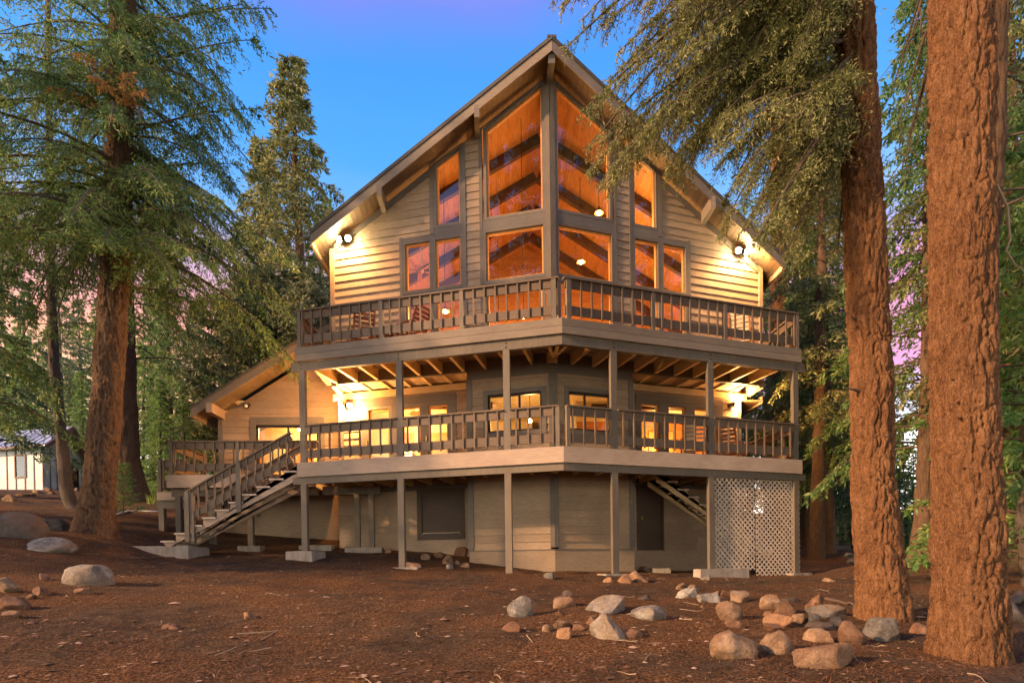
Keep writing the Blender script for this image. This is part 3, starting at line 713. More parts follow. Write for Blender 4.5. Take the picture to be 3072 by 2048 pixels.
for side in (-1, 1):
    o = (side * SP, -CP, 0)
    a = pt(side, .10, .075, UZ); b_ = pt(side, DU - .06, .075, UZ)
    railing(upper, a[:2], b_[:2], UZ, UZ, [0.012, .345, .655, .994], out=o, cap_ext=.03)
    us = [.10, 1.30, 3.93, 6.52]
    for k in range(3):
        a = pt(side, us[k] + (.078 if k else 0), .075, 0); b_ = pt(side, us[k + 1] - .078, .075, 0)
        railing(lower, a[:2], b_[:2], 0, 0, [0.03] if k == 0 else [], out=o)
    # side rails
    railing(upper, pt(side, DU - .06, .2, 0)[:2], (side * 6.28, 3.7), UZ, UZ, [.98], out=(side, 0, 0))
    for u in us[1:]:
        p_ = pt(side, u, .112, 0); zb = {(-1, 1.30): -2.83, (-1, 3.93): -2.64, (-1, 6.52): -2.20, (1, 1.30): -2.86, (1, 3.93): -2.78, (1, 6.52): -2.92}[(side, u)]
        o_ = box("post", (p_[0], p_[1], (zb + 2.273) / 2), (.155, .10, 2.273 - zb), M['post'], lower, vrot(side))
        for dz in (2.33, 2.43): box("bolt", (p_[0] + side * SP * .055, p_[1] - CP * .055, dz), (.03, .012, .03), M['black'], o_, vrot(side))
vbr = railing(lower, pt(1, DU - .1, .25, 0)[:2], (6.05, 4.4), 0, 0, [.98], out=(1, 0, 0))
# wing part of the lower deck
WX0, WX1, WDY = -10.42, -6.42, 3.42
for k in range(14):
    y = WDY + .02 + k * .147; box("deck_board", ((WX0 + WX1) / 2, y + .068, -.02), (WX1 - WX0 - .05, .136, .034), M['deck'], lower)
box("fascia_board", ((WX0 + WX1) / 2, WDY - .025, -.176), (WX1 - WX0 - .02, .042, .346), M['fascia'], lower); box("fascia_board", (WX0 - .012, WDY + 1.0, -.176), (.042, 2.05, .346), M['fascia'], lower)
box("beam", ((WX0 + WX1) / 2, WDY + .2, -.46), (WX1 - WX0, .1, .2), M['post'], lower)
for x in (-10.25, -9.9, -8.3): box("post", (x, WDY + .2, -1.25), (.14, .14, 1.38 if x > -9 else 1.37), M['post'], lower)
for k in range(6): box("joist", (WX0 + .3 + k * .72, WDY + 1.05, -.20), (.06, 1.9, .26), M['cream'], lower)
railing(lower, (WX0 + .05, WDY + .03), (WX1 + .02, WDY + .03), 0, 0, [.01, .46], out=(0, -1, 0), cap_ext=.03)
railing(lower, (WX0 + .05, WDY + .12), (WX0 + .05, 5.45), 0, 0, [.98], out=(-1, 0, 0))
for k in range(9): box("deck_board", (-10.9, 4.62 + k * .147, -.30), (.86, .136, .034), M['deck'], lower)
box("fascia_board", (-10.9, 4.53, -.43), (.9, .04, .22), M['fascia'], lower); box("beam", (-10.9, 4.62, -.66), (1.0, .1, .24), M['post'], lower)
for x in (-11.25, -10.75): box("post", (x, 4.62, -1.42), (.15, .15, 1.30), M['post'], lower)
railing(lower, (-11.3, 4.60), (-10.5, 4.60), -.28, -.28, [.02], out=(0, -1, 0))
railing(lower, (-11.3, 4.7), (-11.3, 6.0), -.28, -.28, [.98], out=(-1, 0, 0))
# inner posts carrying the deck
for (x, y, zt) in [(-5.35, 3.6, -.55), (-4.95, 3.55, -.55)]:
    box("post", (x, y, (zt - 2.3) / 2), (.14, .14, zt + 2.3), M['post'], lower)
box("beam", (-5.5, 3.6, -.44), (1.6, .1, .22), M['post'], lower)

# ------------------------------------------------------------------ stairs
def staircase(name, label, x0, z0, y0, y1, n, run, rise, dirx, base, rails=True, matS=None):
    S_ = thing(name, label, "stairs", base)
    prof = []
    for k in range(n):
        prof += [(k * run, -k * rise - .02), (k * run, -(k + 1) * rise - .02)]
    prof += [(n * run - .02, -n * rise - .02)]
    low = [(n * run - .12, -n * rise - .16), (0.02, -.40)]
    poly = [(x0 + dirx * u, z0 + v) for u, v in prof + low]
    for y in ((y0, (y0 + y1) / 2, y1) if rails else (y0, y1)):
        prism("stringer", poly, y - .02, y + .02, matS or M['fascia'], S_, lambda u, v, d: (u, d, v))
    for k in range(n):
        xc = x0 + dirx * ((k + .5) * run + .01); zc = z0 - (k + 1) * rise + .002
        for h in (-1, 1): box("tread", (xc + h * .25 * run + h * .006, (y0 + y1) / 2 - .01, zc), (run * .5 - .002, y1 - y0 + .14, .038), M['tread'], S_)
    if rails:
        L = n * run
        for y, o in ((y0 - .06, -1), (y1 + .06, 1)):
            a = Vector((x0 + dirx * .12, y, z0 - .14)); b_ = Vector((x0 + dirx * (L - .62), y, z0 - .14 - (L - .74) * rise / run)); up = Vector((0, 0, 1))
            cap = bar("railing", a + up * .93, b_ + up * .93, .13, .036, M['rail'], S_)
            bar("upper_rail", a + up * .83, b_ + up * .83, .036, .15, M['rail'], cap); bar("lower_rail", a + up * .27, b_ + up * .27, .036, .16, M['rail'], cap)
            for k in range(13):
                p_ = a.lerp(b_, (k + .6) / 13.2); box("baluster", (p_.x, y + o * .03, p_.z + .50), (.037, .037, .80), M['rail'], cap)
            for s, w_ in ((.50, .12), (.985, .12)):
                p_ = a.lerp(b_, s); box("newel_post", (p_.x, y + o * .045, p_.z + .30), (.11, .05, 1.22), M['post'], cap)
            for s in (.985,): p_ = a.lerp(b_, s); box("newel_post", (p_.x + .13, y, p_.z + .28), (.06, .09, 1.22), M['post'], cap)
    return S_
stairs = staircase("deck_staircase", "wooden outdoor staircase with open treads climbing from ground to middle deck", -6.46, 0.0, 1.98, 3.0, 10, .335, .190, -1, (-8.2, 2.5, -2.1))
staircase("cellar_staircase", "cream painted stair descending behind the lattice panel under the deck", 2.75, -.05, 2.35, 3.15, 11, .285, .205, 1, (4.3, 2.7, -2.6), rails=False, matS=M['cream'])

# ------------------------------------------------------------------ lattice panels
def lattice(label, u0, u1, z0, z1):
    pl = vplace(1, .15); c = pl((u0 + u1) / 2, z0, 0)
    T = thing("lattice_panel", label, "lattice", c, group="lattice panels under the deck")
    step = .139; w = .040; k = 0
    for layer, sgn in ((0, 1), (1, -1)):
        lo, hi = (u0 - z1, u1 - z0) if sgn > 0 else (u0 + z0, u1 + z1)
        s = lo + step / 2
        while s < hi:
            # line u - sgn*z = s, clipped to the panel
            za, zb = (u0 - s) * sgn, (u1 - s) * sgn
            a, b_ = max(z0, min(za, zb)), min(z1, max(za, zb))
            if b_ - a > .03:
                d0 = .0 if layer == 0 else .0075
                A_, B_ = Vector(pl(s + sgn * a, a, d0)), Vector(pl(s + sgn * b_, b_, d0))
                n_ = Vector((SP, -CP, 0))
                bar("lattice_strip", A_, B_, w, .0065, M['lattice'], T, up=n_)
            s += step
    return T
lattice("diagonal lattice panel under the veranda, the one beside the cellar stair", 3.90, 5.215, -2.80, -.43)
lattice("diagonal lattice panel under the veranda, the one at the outer corner", 5.255, 6.64, -2.98, -.43)

# ------------------------------------------------------------------ floodlights
def sphere_mesh(name, r, mat, n=10):
    prof = [(max(1e-3, r * math.sin(math.pi * k / n)), -r * math.cos(math.pi * k / n)) for k in range(n + 1)]
    V, F = lathe(prof, 12); return mesh(name, V, F, mat, True)
SPH = sphere_mesh("bulb", .075, M['bulb']); SPH_ROOM = sphere_mesh("room_bulb", .05, M['bulb_room']); SPH_OFF = sphere_mesh("unlit_bulb", .055, M['white'])
HEAD_V, HEAD_F = lathe([(.03, 0), (.045, .02), (.05, .09), (.085, .16), (.088, .17), (.078, .165)], 14)
HEADM = mesh("lamp_head", HEAD_V, HEAD_F, M['black'], True)
def floodlight(label, loc, normal, power, lit=True, heads=2, spot=False, aim=None):
    n_ = Vector(normal).normalized(); sd_ = Vector((-n_.y, n_.x, 0))
    T = thing("floodlight", label, "lamp", loc, group="floodlights on the chalet walls")
    rot = n_.to_track_quat('Z', 'Y').to_matrix().to_4x4()
    V, F = lathe([(.06, 0), (.06, .02), (.035, .04)], 14); obj("backplate", mesh("backplate", V, F, M['black'], True), T, Matrix.Translation(Vector(loc)) @ rot)
    for k in ((-1, 1) if heads == 2 else (0,)):
        d_ = (n_ * .8 + sd_ * (.55 * k) + Vector((0, 0, -.45))).normalized(); p_ = Vector(loc) + n_ * .05 + sd_ * (.04 * k)
        if aim is not None: d_ = (Vector(aim) + Vector((0, .12 * k, .1 * k))).normalized()
        h = obj("lamp_head", HEADM, T, Matrix.Translation(p_) @ d_.to_track_quat('Z', 'Y').to_matrix().to_4x4())
        q = p_ + d_ * .175
        obj("bulb", SPH if lit else SPH_OFF, h, Matrix.Translation(q))
        if lit:
            ld = bpy.data.lights.new("flood", 'SPOT' if spot else 'POINT'); ld.energy = power * 2.1
            if spot: ld.spot_size = math.radians(165); ld.spot_blend = .5
            ld.color = (1.0, .42, .10); ld.shadow_soft_size = .07
            lo = bpy.data.objects.new("flood", ld); link(lo, Matrix.Translation(q + d_ * .09) @ (-(d_ * .35 + Vector((0, 0, -1)) + n_ * .1)).to_track_quat('Z', 'Y').to_matrix().to_4x4(), h)
nL, nR = (-SP, -CP, 0), (SP, -CP, 0)
floodlight("twin floodlight glowing under the left slope of the gable", vplace(-1, Y_UP)(5.66, 6.42, .03), nL, 88, spot=True)
floodlight("twin floodlight glowing under the right slope of the gable", vplace(1, Y_UP)(5.70, 6.20, .03), nR, 88, spot=True)
floodlight("twin floodlight glowing under the upper deck beside the stairs", vplace(-1, Y_REC)(5.92, 2.16, .03), nL, 115)
floodlight("dark unlit spot lamp on the wall of the left wing", (-9.05, WY - .03, 2.50), (0, -1, 0), 0, False, 1)
floodlight("twin floodlight under the upper deck at the right corner of the veranda", vplace(1, Y_REC)(5.80, 2.12, .03), nR, 70, aim=(.85, .05, .30))

# ------------------------------------------------------------------ lamps inside
def fy(px, py, Y):
    r = ray(px, py); return CAM + r * ((Y - CAM[1]) / r[1])
def pendant(label, loc, top, power, kind="pendant_lamp", shade=True):
    T = thing(kind, label, "lamp", loc, group="lamps inside the chalet")
    V, Q = tube([(loc[0], loc[1], loc[2] + .1), (loc[0], loc[1], top)], [.008, .008], 6); obj("cord", fast_mesh("cord", V, Q, M['black']), T)
    if shade:
        V, F = lathe([(.05, .14), (.13, .02), (.135, .0), (.12, .005)], 16); obj("shade", mesh("shade", V, F, M['brass'], True), T, Matrix.Translation(Vector(loc)))
    obj("bulb", SPH_ROOM, T, Matrix.Translation(Vector(loc)))
    ld = bpy.data.lights.new("bulb_light", 'POINT'); ld.energy = power * (1.5 if loc[2] > 3 else 1.2); ld.color = (1.0, .52, .16); ld.shadow_soft_size = .08
    link(bpy.data.objects.new("bulb_light", ld), Matrix.Translation(Vector(loc) + Vector((0, 0, -.11))), T)
def table_lamp(label, loc, foot, power):
    T = thing("table_lamp", label, "lamp", (loc[0], loc[1], foot), group="lamps inside the chalet")
    V, F = lathe([(.09, 0), (.09, .02), (.03, .05), (.05, .15), (.025, max(.2, loc[2] - foot - .1))], 14); obj("base", mesh("base", V, F, M['brass'], True), T, Matrix.Translation((loc[0], loc[1], foot)))
    V, F = lathe([(.20, -.12), (.13, .14), (.125, .14), (.19, -.12)], 18); obj("lamp_shade", mesh("lamp_shade", V, F, M['shade_glow'], True), T, Matrix.Translation(Vector(loc)))
    ld = bpy.data.lights.new("bulb_light", 'POINT'); ld.energy = power * 1.3; ld.color = (1.0, .52, .16); ld.shadow_soft_size = .2
    link(bpy.data.objects.new("bulb_light", ld), Matrix.Translation(Vector(loc) + Vector((0, 0, .26))), T)
p_ = fy(1743, 787, 4.6); pendant("glowing bulb hanging behind the lower right pane of the glass prow", tuple(p_), roof_top(p_[0]) - .2, 75)
p_ = fy(1797, 640, 3.6); pendant("glowing bulb high behind the right side of the glass prow", tuple(p_), roof_top(p_[0]) - .2, 55)
p_ = fy(1336, 935, 3.7); pendant("lamp with golden glow behind the upper railing on the left", tuple(p_), roof_top(p_[0]) - .2, 60)
p_ = fy(1571, 950, 2.9); pendant("bright white bulb just above the upper deck left of the prow post", tuple(p_), roof_top(p_[0]) - .2, 30, shade=False)
pendant("lamp hanging far back at the centre of the upper room", (-1.2, 7.9, 5.4), 9.0, 140)
pendant("lamp hanging far back at the right of the upper room", (3.4, 7.6, 5.0), 7.2, 90)
p_ = fy(1590, 1262, 3.6); pendant("bright lamp behind the left window of the lower bay", tuple(p_), 2.42, 30, shade=False)
p_ = fy(1222, 1368, 4.6); table_lamp("table lamp glowing behind the glass doors left of the bay", tuple(p_), .75, 45)
table_lamp("table lamp glowing in the room right of the bay", (4.2, 6.4, 1.15), .75, 60)
pendant("ceiling lamp in the room behind the left glass doors", (-3.9, 6.2, 2.1), 2.42, 70)
pendant("ceiling lamp in the left wing behind the sliding door", (-8.1, 7.3, 2.2), 2.6, 70)
for (x, y) in ((fy(1222, 1368, 4.6)[0], fy(1222, 1368, 4.6)[1]), (4.2, 6.4)):
    T = thing("side_table", "small wooden side table under the lamp " + ("left" if x < 0 else "right") + " of the bay", "table", (x, y, .03), group="side tables inside")
    box("table_top", (x, y, .735), (.5, .5, .03), M['wicker'], T)
    for dx in (-.2, .2):
        for dy in (-.2, .2): box("leg", (x + dx, y + dy, .375), (.04, .04, .69), M['wicker'], T)
# ceiling fan
p_ = fy(1262, 812, 4.3)
fan = thing("ceiling_fan", "ceiling fan with pale wooden blades behind the left window pair", "fan", tuple(p_))
V, Q = tube([tuple(p_), (p_[0], p_[1], roof_top(p_[0]) - .2)], [.012, .012], 8); obj("rod", fast_mesh("rod", V, Q, M['white']), fan)
V, F = lathe([(.03, .1), (.09, .07), (.10, -.02), (.06, -.07), (.02, -.09)], 16); obj("motor", mesh("motor", V, F, M['brass'], True), fan, Matrix.Translation(Vector(p_)))
for k in range(5):
    a = 2 * math.pi * k / 5 + .5; d_ = Vector((math.cos(a), math.sin(a), 0))
    box("blade", Vector(p_) + d_ * .38, (.5, .13, .012), M['sash'], fan, rot=Matrix.Rotation(a, 4, 'Z') @ Matrix.Rotation(.25, 4, 'X'))
# furniture seen through the glass
def sofa(label, x, y, z, rot):
    T = thing("armchair", label, "armchair", (x, y, z)); R = Matrix.Translation((x, y, z)) @ Matrix.Rotation(rot, 4, 'Z')
    for nm, c_, s_ in (("seat", (0, 0, .25), (.8, .8, .3)), ("backrest", (0, .36, .62), (.8, .18, .6)), ("armrest", (-.45, 0, .35), (.16, .8, .55)), ("armrest", (.45, 0, .35), (.16, .8, .55))):
        obj(nm, cube(M['wicker']), T, R @ Matrix.Translation(c_) @ Matrix.Diagonal((*s_, 1)))
sofa("red brown armchair inside behind the left glass doors", -4.9, 5.6, .03, .4)
sofa("red brown armchair inside behind the right glass doors", 3.0, 5.7, .03, -.3)

# ------------------------------------------------------------------ chairs on the decks
def deck_chair(label, x, y, z, rot, frame, slat):
    T = thing("deck_chair", label, "chair", (x, y, z), group="chairs on the decks"); R = Matrix.Translation((x, y, z)) @ Matrix.Rotation(rot, 4, 'Z')
    def bx(nm, c_, s_, rx=0, mat=frame, par_=T): return obj(nm, cube(mat), par_, R @ Matrix.Translation(c_) @ Matrix.Rotation(rx, 4, 'X') @ Matrix.Diagonal((*s_, 1)))
    for sx in (-1, 1):
        bx("leg", (sx * .28, -.26, .30), (.04, .05, .60)); bx("leg", (sx * .28, .24, .22), (.04, .05, .46), -.2)
        bx("armrest", (sx * .30, .0, .61), (.08, .66, .03)); bx("back_frame", (sx * .25, .36, .68), (.04, .04, .74), -.32)
    st = bx("seat", (0, 0, .36), (.54, .03, .03))
    for k in range(6): bx("slat", (0, -.24 + k * .09, .385 - k * .008), (.52, .07, .018), 0, slat, st)
    bk = bx("backrest", (0, .29, .50), (.48, .03, .03))
    for k in range(6): bx("slat", (0, .27 + k * .033, .52 + k * .1), (.48, .018, .075), -.32, slat, bk)
deck_chair("slatted deck chair at the right end of the upper balcony", 5.1, 2.35, UZ, 2.6, M['wicker'], M['canvas'])
deck_chair("red brown chair with curved back at the left end of the upper balcony", -4.9, 2.3, UZ, -2.7, M['wicker'], M['wicker'])
deck_chair("brown chair between the left upper balcony posts", -3.6, 2.0, UZ, -2.2, M['wicker'], M['wicker'])
deck_chair("pale slatted deck chair in front of the right glass doors", 3.75, 2.3, 0, 2.9, M['wicker'], M['canvas'])
deck_chair("dark wooden deck chair near the right corner of the veranda", 5.0, 2.8, 0, 2.4, M['wicker'], M['wicker'])
T = thing("patio_table", "round dark table between chairs on the left upper balcony", "table", (-4.2, 2.75, UZ))
V, F = lathe([(.42, .70), (.42, .73), (.40, .735)], 22); obj("table_top", mesh("table_top", V, F, M['wicker']), T, Matrix.Translation((-4.2, 2.75, UZ)))
V, F = lathe([(.22, 0), (.20, .03), (.035, .06), (.035, .70)], 16); obj("pedestal", mesh("pedestal", V, F, M['black'], True), T, Matrix.Translation((-4.2, 2.75, UZ)))

# ------------------------------------------------------------------ concrete footings
def footing(label, x, y, z, sx, sy, h, rot=0.0):
    n = 6; V, F = lathe([(.5, 0), (.5, 1)], 4); me = None
    p = np.array(CUBE_V, float); 
    # slightly rough cast block: subdivided top edge
    gx_, gy_ = np.meshgrid(np.linspace(-.5, .5, 7), np.linspace(-.5, .5, 5)); topv = np.stack([gx_.ravel(), gy_.ravel(), np.full(35, .5)], 1)
    botv = topv.copy(); botv[:, 2] = -.5; jit = (vnoise(topv * 5 + np.array([x, y, 0]) * 3, 4) - .5)
    topv[:, 2] += jit * .10; botv[:, :2] *= 1.03; topv[:, :2] += np.stack([vnoise(topv * 4 + x, 6) - .5, vnoise(topv * 4 + y, 7) - .5], 1) * .03
    V = np.concatenate([topv, botv]); idx = np.arange(35).reshape(5, 7); Q = []
    for i in range(4):
        for j in range(6): Q += [(idx[i, j], idx[i, j + 1], idx[i + 1, j + 1], idx[i + 1, j]), (idx[i, j] + 35, idx[i + 1, j] + 35, idx[i + 1, j + 1] + 35, idx[i, j + 1] + 35)]
    edge = [(0, j) for j in range(7)] + [(i, 6) for i in range(1, 5)] + [(4, j) for j in range(5, -1, -1)] + [(i, 0) for i in range(3, 0, -1)]
    for k in range(len(edge)):
        a = idx[edge[k]]; b_ = idx[edge[(k + 1) % len(edge)]]; Q.append((a, a + 35, b_ + 35, b_))
    o = obj("concrete_footing", mesh("concrete_footing", V, [tuple(int(t) for t in q) for q in Q], M['concrete']), None, Matrix.Translation((x, y, z - h / 2)) @ Matrix.Rotation(rot, 4, 'Z') @ Matrix.Diagonal((sx, sy, h, 1)))
    tag(o, label, "footing", "concrete footings of the deck posts")
for side, u, zt, sx, sy, h, lab in [(-1, 6.52, -2.20, .72, .62, .34, "square concrete footing under the leftmost deck post"), (-1, 3.93, -2.64, .95, .5, .22, "flat concrete footing under the second deck post from the stairs"),
                                 (-1, 1.30, -2.83, .62, .45, .2, "low concrete pad under the post left of the bay corner"), (1, 1.30, -2.86, .70, .45, .2, "low concrete pad under the post right of the bay corner"),
                                 (1, 3.93, -2.78, .62, .5, .3, "concrete footing under the post left of the lattice"), (1, 6.52, -2.92, .6, .5, .3, "concrete footing under the post at the lattice corner")]:
    p_ = pt(side, u, .12, 0); footing(lab, p_[0], p_[1], zt + .01, sx, sy, h, vrot(side))
footing("long concrete block in front of the lattice and post", 3.78, .62, -2.77, 1.3, .3, .3, .25)
footing("wide concrete landing slab at the foot of the stairs", -9.62, 1.95, -2.04, 1.4, 1.05, .62)
for (x, y, sx) in [(-5.15, 3.5, 1.0), (-6.6, 4.0, .9), (-8.3, 3.62, .6), (3.0, 2.9, .5)]:
    footing({-5.15: "concrete footing under the paired inner posts", -6.6: "yellowish concrete block in the shade below the stairs", -8.3: "small footing under the wing deck behind the stairs", 3.0: "small concrete block by the cellar door"}[x], x, y, gz(x, y) + .12, sx, .4, .4)

# ------------------------------------------------------------------ trees
def unit(v): return v / (np.linalg.norm(v, axis=-1, keepdims=True) + 1e-9)
class Crown:
    """collects needle tufts (kites) and limb tubes of one tree"""
    def __init__(s, seed): s.r = np.random.default_rng(seed); s.q = []; s.V = []; s.F = []; s.n = 0
    def wood(s, pts, rad, sides=5):
        V, Q = tube(pts, rad, sides); s.V.append(V); s.F.append(Q + s.n); s.n += len(V)
    def bough(s, P0, P1, P2, W, ntw=40, ntf=12, tl=.07, hang=.35, r0=.03, bare=.12, aspect=.32, spread=.75, twigs=True, flat=.25):
        r = s.r; P0, P1, P2 = (np.asarray(p, float) for p in (P0, P1, P2))
        t = np.linspace(0, 1, 8)[:, None]; path = (1 - t) ** 2 * P0 + 2 * t * (1 - t) * P1 + t * t * P2
        s.wood(path, np.linspace(r0, r0 * .18, 8), 5)
        u = np.sort(r.uniform(bare, 1, ntw)); uu = u[:, None]
        pos = (1 - uu) ** 2 * P0 + 2 * uu * (1 - uu) * P1 + uu * uu * P2; tan = unit(2 * (1 - uu) * (P1 - P0) + 2 * uu * (P2 - P1))
        lat = unit(np.cross(tan, np.array([0, 0, 1.0]))); sd = np.where(np.arange(ntw) % 2 == 0, 1.0, -1.0)[:, None]
        shape = np.minimum(1, (u - bare) / .2 + .35) * (1.12 - u * .85)
        tl_ = W * shape * r.uniform(.55, 1.25, ntw)
        down = np.array([0, 0, -1.0])
        td = unit(tan * r.uniform(.35, .8, (ntw, 1)) + sd * lat * r.uniform(.5, 1.0, (ntw, 1)) + down * hang * r.uniform(.2, 1.4, (ntw, 1)) + r.normal(0, .12, (ntw, 3)))
        k = (np.arange(ntf) + r.uniform(0, 1, (ntw, ntf))) / ntf; k = k[..., None]
        L = tl_[:, None, None]
        q = pos[:, None, :] + td[:, None, :] * L * k + down * (hang * .35) * L * k * k + r.normal(0, 1, (ntw, ntf, 3)) * np.array([1, 1, flat]) * .05 * L
        d = unit(td[:, None, :] * .8 + unit(r.normal(0, 1, (ntw, ntf, 3))) * spread + down * .12 * hang)
        s.tufts(q.reshape(-1, 3), d.reshape(-1, 3), tl, aspect)
        if twigs:
            for i in range(0, ntw, 2):
                a = pos[i]; b_ = a + td[i] * tl_[i] * .8 + down * hang * .22 * tl_[i]; s.wood(np.stack([a, (a + b_) / 2 + .01, b_]), [.006, .004, .002], 3)
    def tufts(s, q, d, tl, aspect):
        r = s.r; n = len(q); L = tl * r.uniform(.6, 1.35, (n, 1)); sv = unit(np.cross(d, r.normal(0, 1, (n, 3)))) * L * aspect * .5
        m_ = q + d * L * .45
        s.q.append(np.stack([q, m_ + sv, q + d * L, m_ - sv], 1))
    def build(s, name, mat, parent, M4=None, wood='twig', wname="limbs"):
        if s.q:
            Q = np.concatenate(s.q).reshape(-1, 3); F = np.arange(len(Q)).reshape(-1, 4)
            obj(name, fast_mesh(name, Q, F, mat), parent, M4)
        if s.V and wood:
            obj(wname, fast_mesh(wname, np.concatenate(s.V), np.concatenate(s.F), M[wood], True), parent, M4)
def trunk_mesh(path, radii, mat, seg=60, rows=200, relief=.03, cell=9.0, flare=0.0, seed=1, stretch=.34, fine=.3, vis=None, crackw=.26):
    """a tapered trunk with furrowed bark; path of points from the root up"""
    P = np.asarray(path, float); n = len(P); s = np.concatenate([[0], np.cumsum(np.linalg.norm(np.diff(P, axis=0), axis=1))]); t = np.linspace(0, s[-1], rows)
    if vis: nv = int(rows * .86); t = np.concatenate([np.linspace(0, vis, nv), np.linspace(vis, s[-1], rows - nv + 1)[1:]])
    def smooth(v):
        o = np.interp(t, s, v); k = max(3, rows // (n * 2)) | 1; pad = np.concatenate([2 * o[0] - o[1:k // 2 + 1][::-1], o, 2 * o[-1] - o[-k // 2:-1][::-1]]) if k > 2 else o
        w = np.hanning(k + 2)[1:-1]; w /= w.sum(); z = np.convolve(np.pad(o, k // 2, mode='reflect', reflect_type='odd'), w, mode='valid'); return z[:rows]
    C_ = np.stack([smooth(P[:, i]) for i in range(3)], 1); R = smooth(np.asarray(radii, float))
    th = np.linspace(0, 2 * np.pi, seg, endpoint=False)
    cx, sx = np.cos(th), np.sin(th); base = np.stack([cx, sx, np.zeros(seg)], 1)
    dirs = np.broadcast_to(base[None], (rows, seg, 3)).reshape(-1, 3)
    pts = (C_[:, None, :] + R[:, None, None] * base[None]).reshape(-1, 3)
    pn = pts * np.array([cell, cell, cell * stretch])
    warp = np.stack([vnoise(pts * 5, seed + 20), vnoise(pts * 5, seed + 21), vnoise(pts * 5, seed + 22)], 1) - .5
    wp = warp * .9; q1 = pts * np.array([cell * .62, cell * .62, cell * .62 * stretch * .8]) + wp; n1_ = vnoise(q1, seed + 11); n2_ = vnoise(q1 * 1.9 + 7.3, seed + 12)
    f1, f2, idv = worley(pn + wp, seed); plate = np.clip((f2 - f1) / crackw, 0, 1) ** .6
    h = -relief * np.exp(-np.abs(n1_ - .5) / .055) - relief * .65 * np.exp(-np.abs(n2_ - .5) / .06) + (plate - .6) * relief * .55 + (idv - .5) * relief * .8
    h = h + (fbm(pts * np.array([34, 34, 13]), 3, seed + 3) - .5) * relief * fine * 3.2 + relief * .5
    Rr = R[:, None].repeat(seg, 1).ravel(); z0 = pts[:, 2] - P[0, 2]
    if flare:
        lob = .5 + .5 * vnoise(np.stack([np.tile(cx, rows) * 1.7 + 3, np.tile(sx, rows) * 1.7, np.zeros(rows * seg)], 1), seed + 7)
        Rr = Rr * (1 + flare * np.exp(-z0 / (R[0] * 1.1)) * (.35 + 1.3 * lob))
    big = (vnoise(pts * np.array([2.2, 2.2, 1.1]), seed + 5) - .5) * .10 * Rr
    V = C_[:, None, :].repeat(seg, 1).reshape(-1, 3) + dirs * (Rr + h + big)[:, None]
    i = np.arange(rows - 1)[:, None] * seg; j = np.arange(seg)[None, :]; j2 = (j + 1) % seg
    Q = np.stack([i + j, i + j2, i + seg + j2, i + seg + j], -1).reshape(-1, 4)
    return fast_mesh("trunk", V, Q, mat, True), C_, R
def pixel_path(pix, D): return [at(x, y, D) for x, y, w in pix], [w / 2 / FOC * D / math.sqrt(1 + ((x - 1536) / FOC) ** 2) for x, y, w in pix]
def stubs(T, C_, R, n, seed, lo=.15, hi=.95, mat='twig'):
    """broken branch stubs on a trunk"""
    r = np.random.default_rng(seed)
    for k in range(n):
        i = int(r.uniform(lo, hi) * (len(C_) - 1)); a = r.uniform(math.pi * .75, math.pi * 2.25); d_ = np.array([math.cos(a), math.sin(a), r.uniform(-.1, .5)]); d_ /= np.linalg.norm(d_)
        p0 = C_[i] + d_ * R[i] * .8; L = r.uniform(.05, .12) if r.random() < .85 else r.uniform(.15, .28)
        V, Q = tube([p0, p0 + d_ * L * .5, p0 + d_ * L + np.array([0, 0, -.02])], [.022, .017, .006], 6); obj("branch_stub", fast_mesh("branch_stub", V, Q, M[mat], True), T)

# --- right foreground: the thick trunk and its neighbour
pB, dB = on_ground(2640, 1864); DB = dB + .25
pix = [(2650, 1905, 176), (2647, 1800, 160), (2640, 1700, 150), (2630, 1605, 138), (2618, 1442, 125), (2615, 1171, 123), (2603, 900, 122), (2582, 459, 113), (2564, 0, 104), (2545, -500, 96), (2520, -1300, 84), (2500, -2100, 70), (2490, -3100, 40), (2488, -4000, 8)]
path, rad = pixel_path(pix, DB)
tree2 = thing("fir_tree", "tall fir with slim reddish trunk whose boughs hang over the right roof slope", "tree", tuple(path[1]), group="large firs around the chalet")
me, C2, R2 = trunk_mesh(path, rad, M['bark_red'], 130, 860, .034, 21.0, .03, 31, .17, vis=8.6); obj("trunk", me, tree2); stubs(tree2, C2, R2, 12, 5, .05, .45)
cr = Crown(21)
def trunk_at(C_, z): i = int(np.argmin(abs(C_[:, 2] - z))); return C_[i]
def d2(x, y, D): return at(x * 1.30612, y * 1.30612, D)
tips = []
lower = [(1340, 330), (1365, 490), (1420, 520), (1450, 380), (1540, 470), (1650, 590), (1760, 650), (1880, 660), (1940, 660)]
lx, ly = np.array([p_[0] for p_ in lower]), np.array([p_[1] for p_ in lower])
r_ = np.random.default_rng(77)
for k in range(118):
    x = r_.uniform(1330, 1935) if k > 30 else r_.uniform(1500, 1900); ymax = np.interp(x, lx, ly) - 70; y = ymax - (r_.random() ** 1.3) * (ymax + 260)
    if x < 1500 and y < 200 + 0 * x and r_.random() < .8: x += 160
    D = DB + r_.uniform(-1.0, 2.2); tips.append((x, y, D, .9 if x > 1450 else .7))
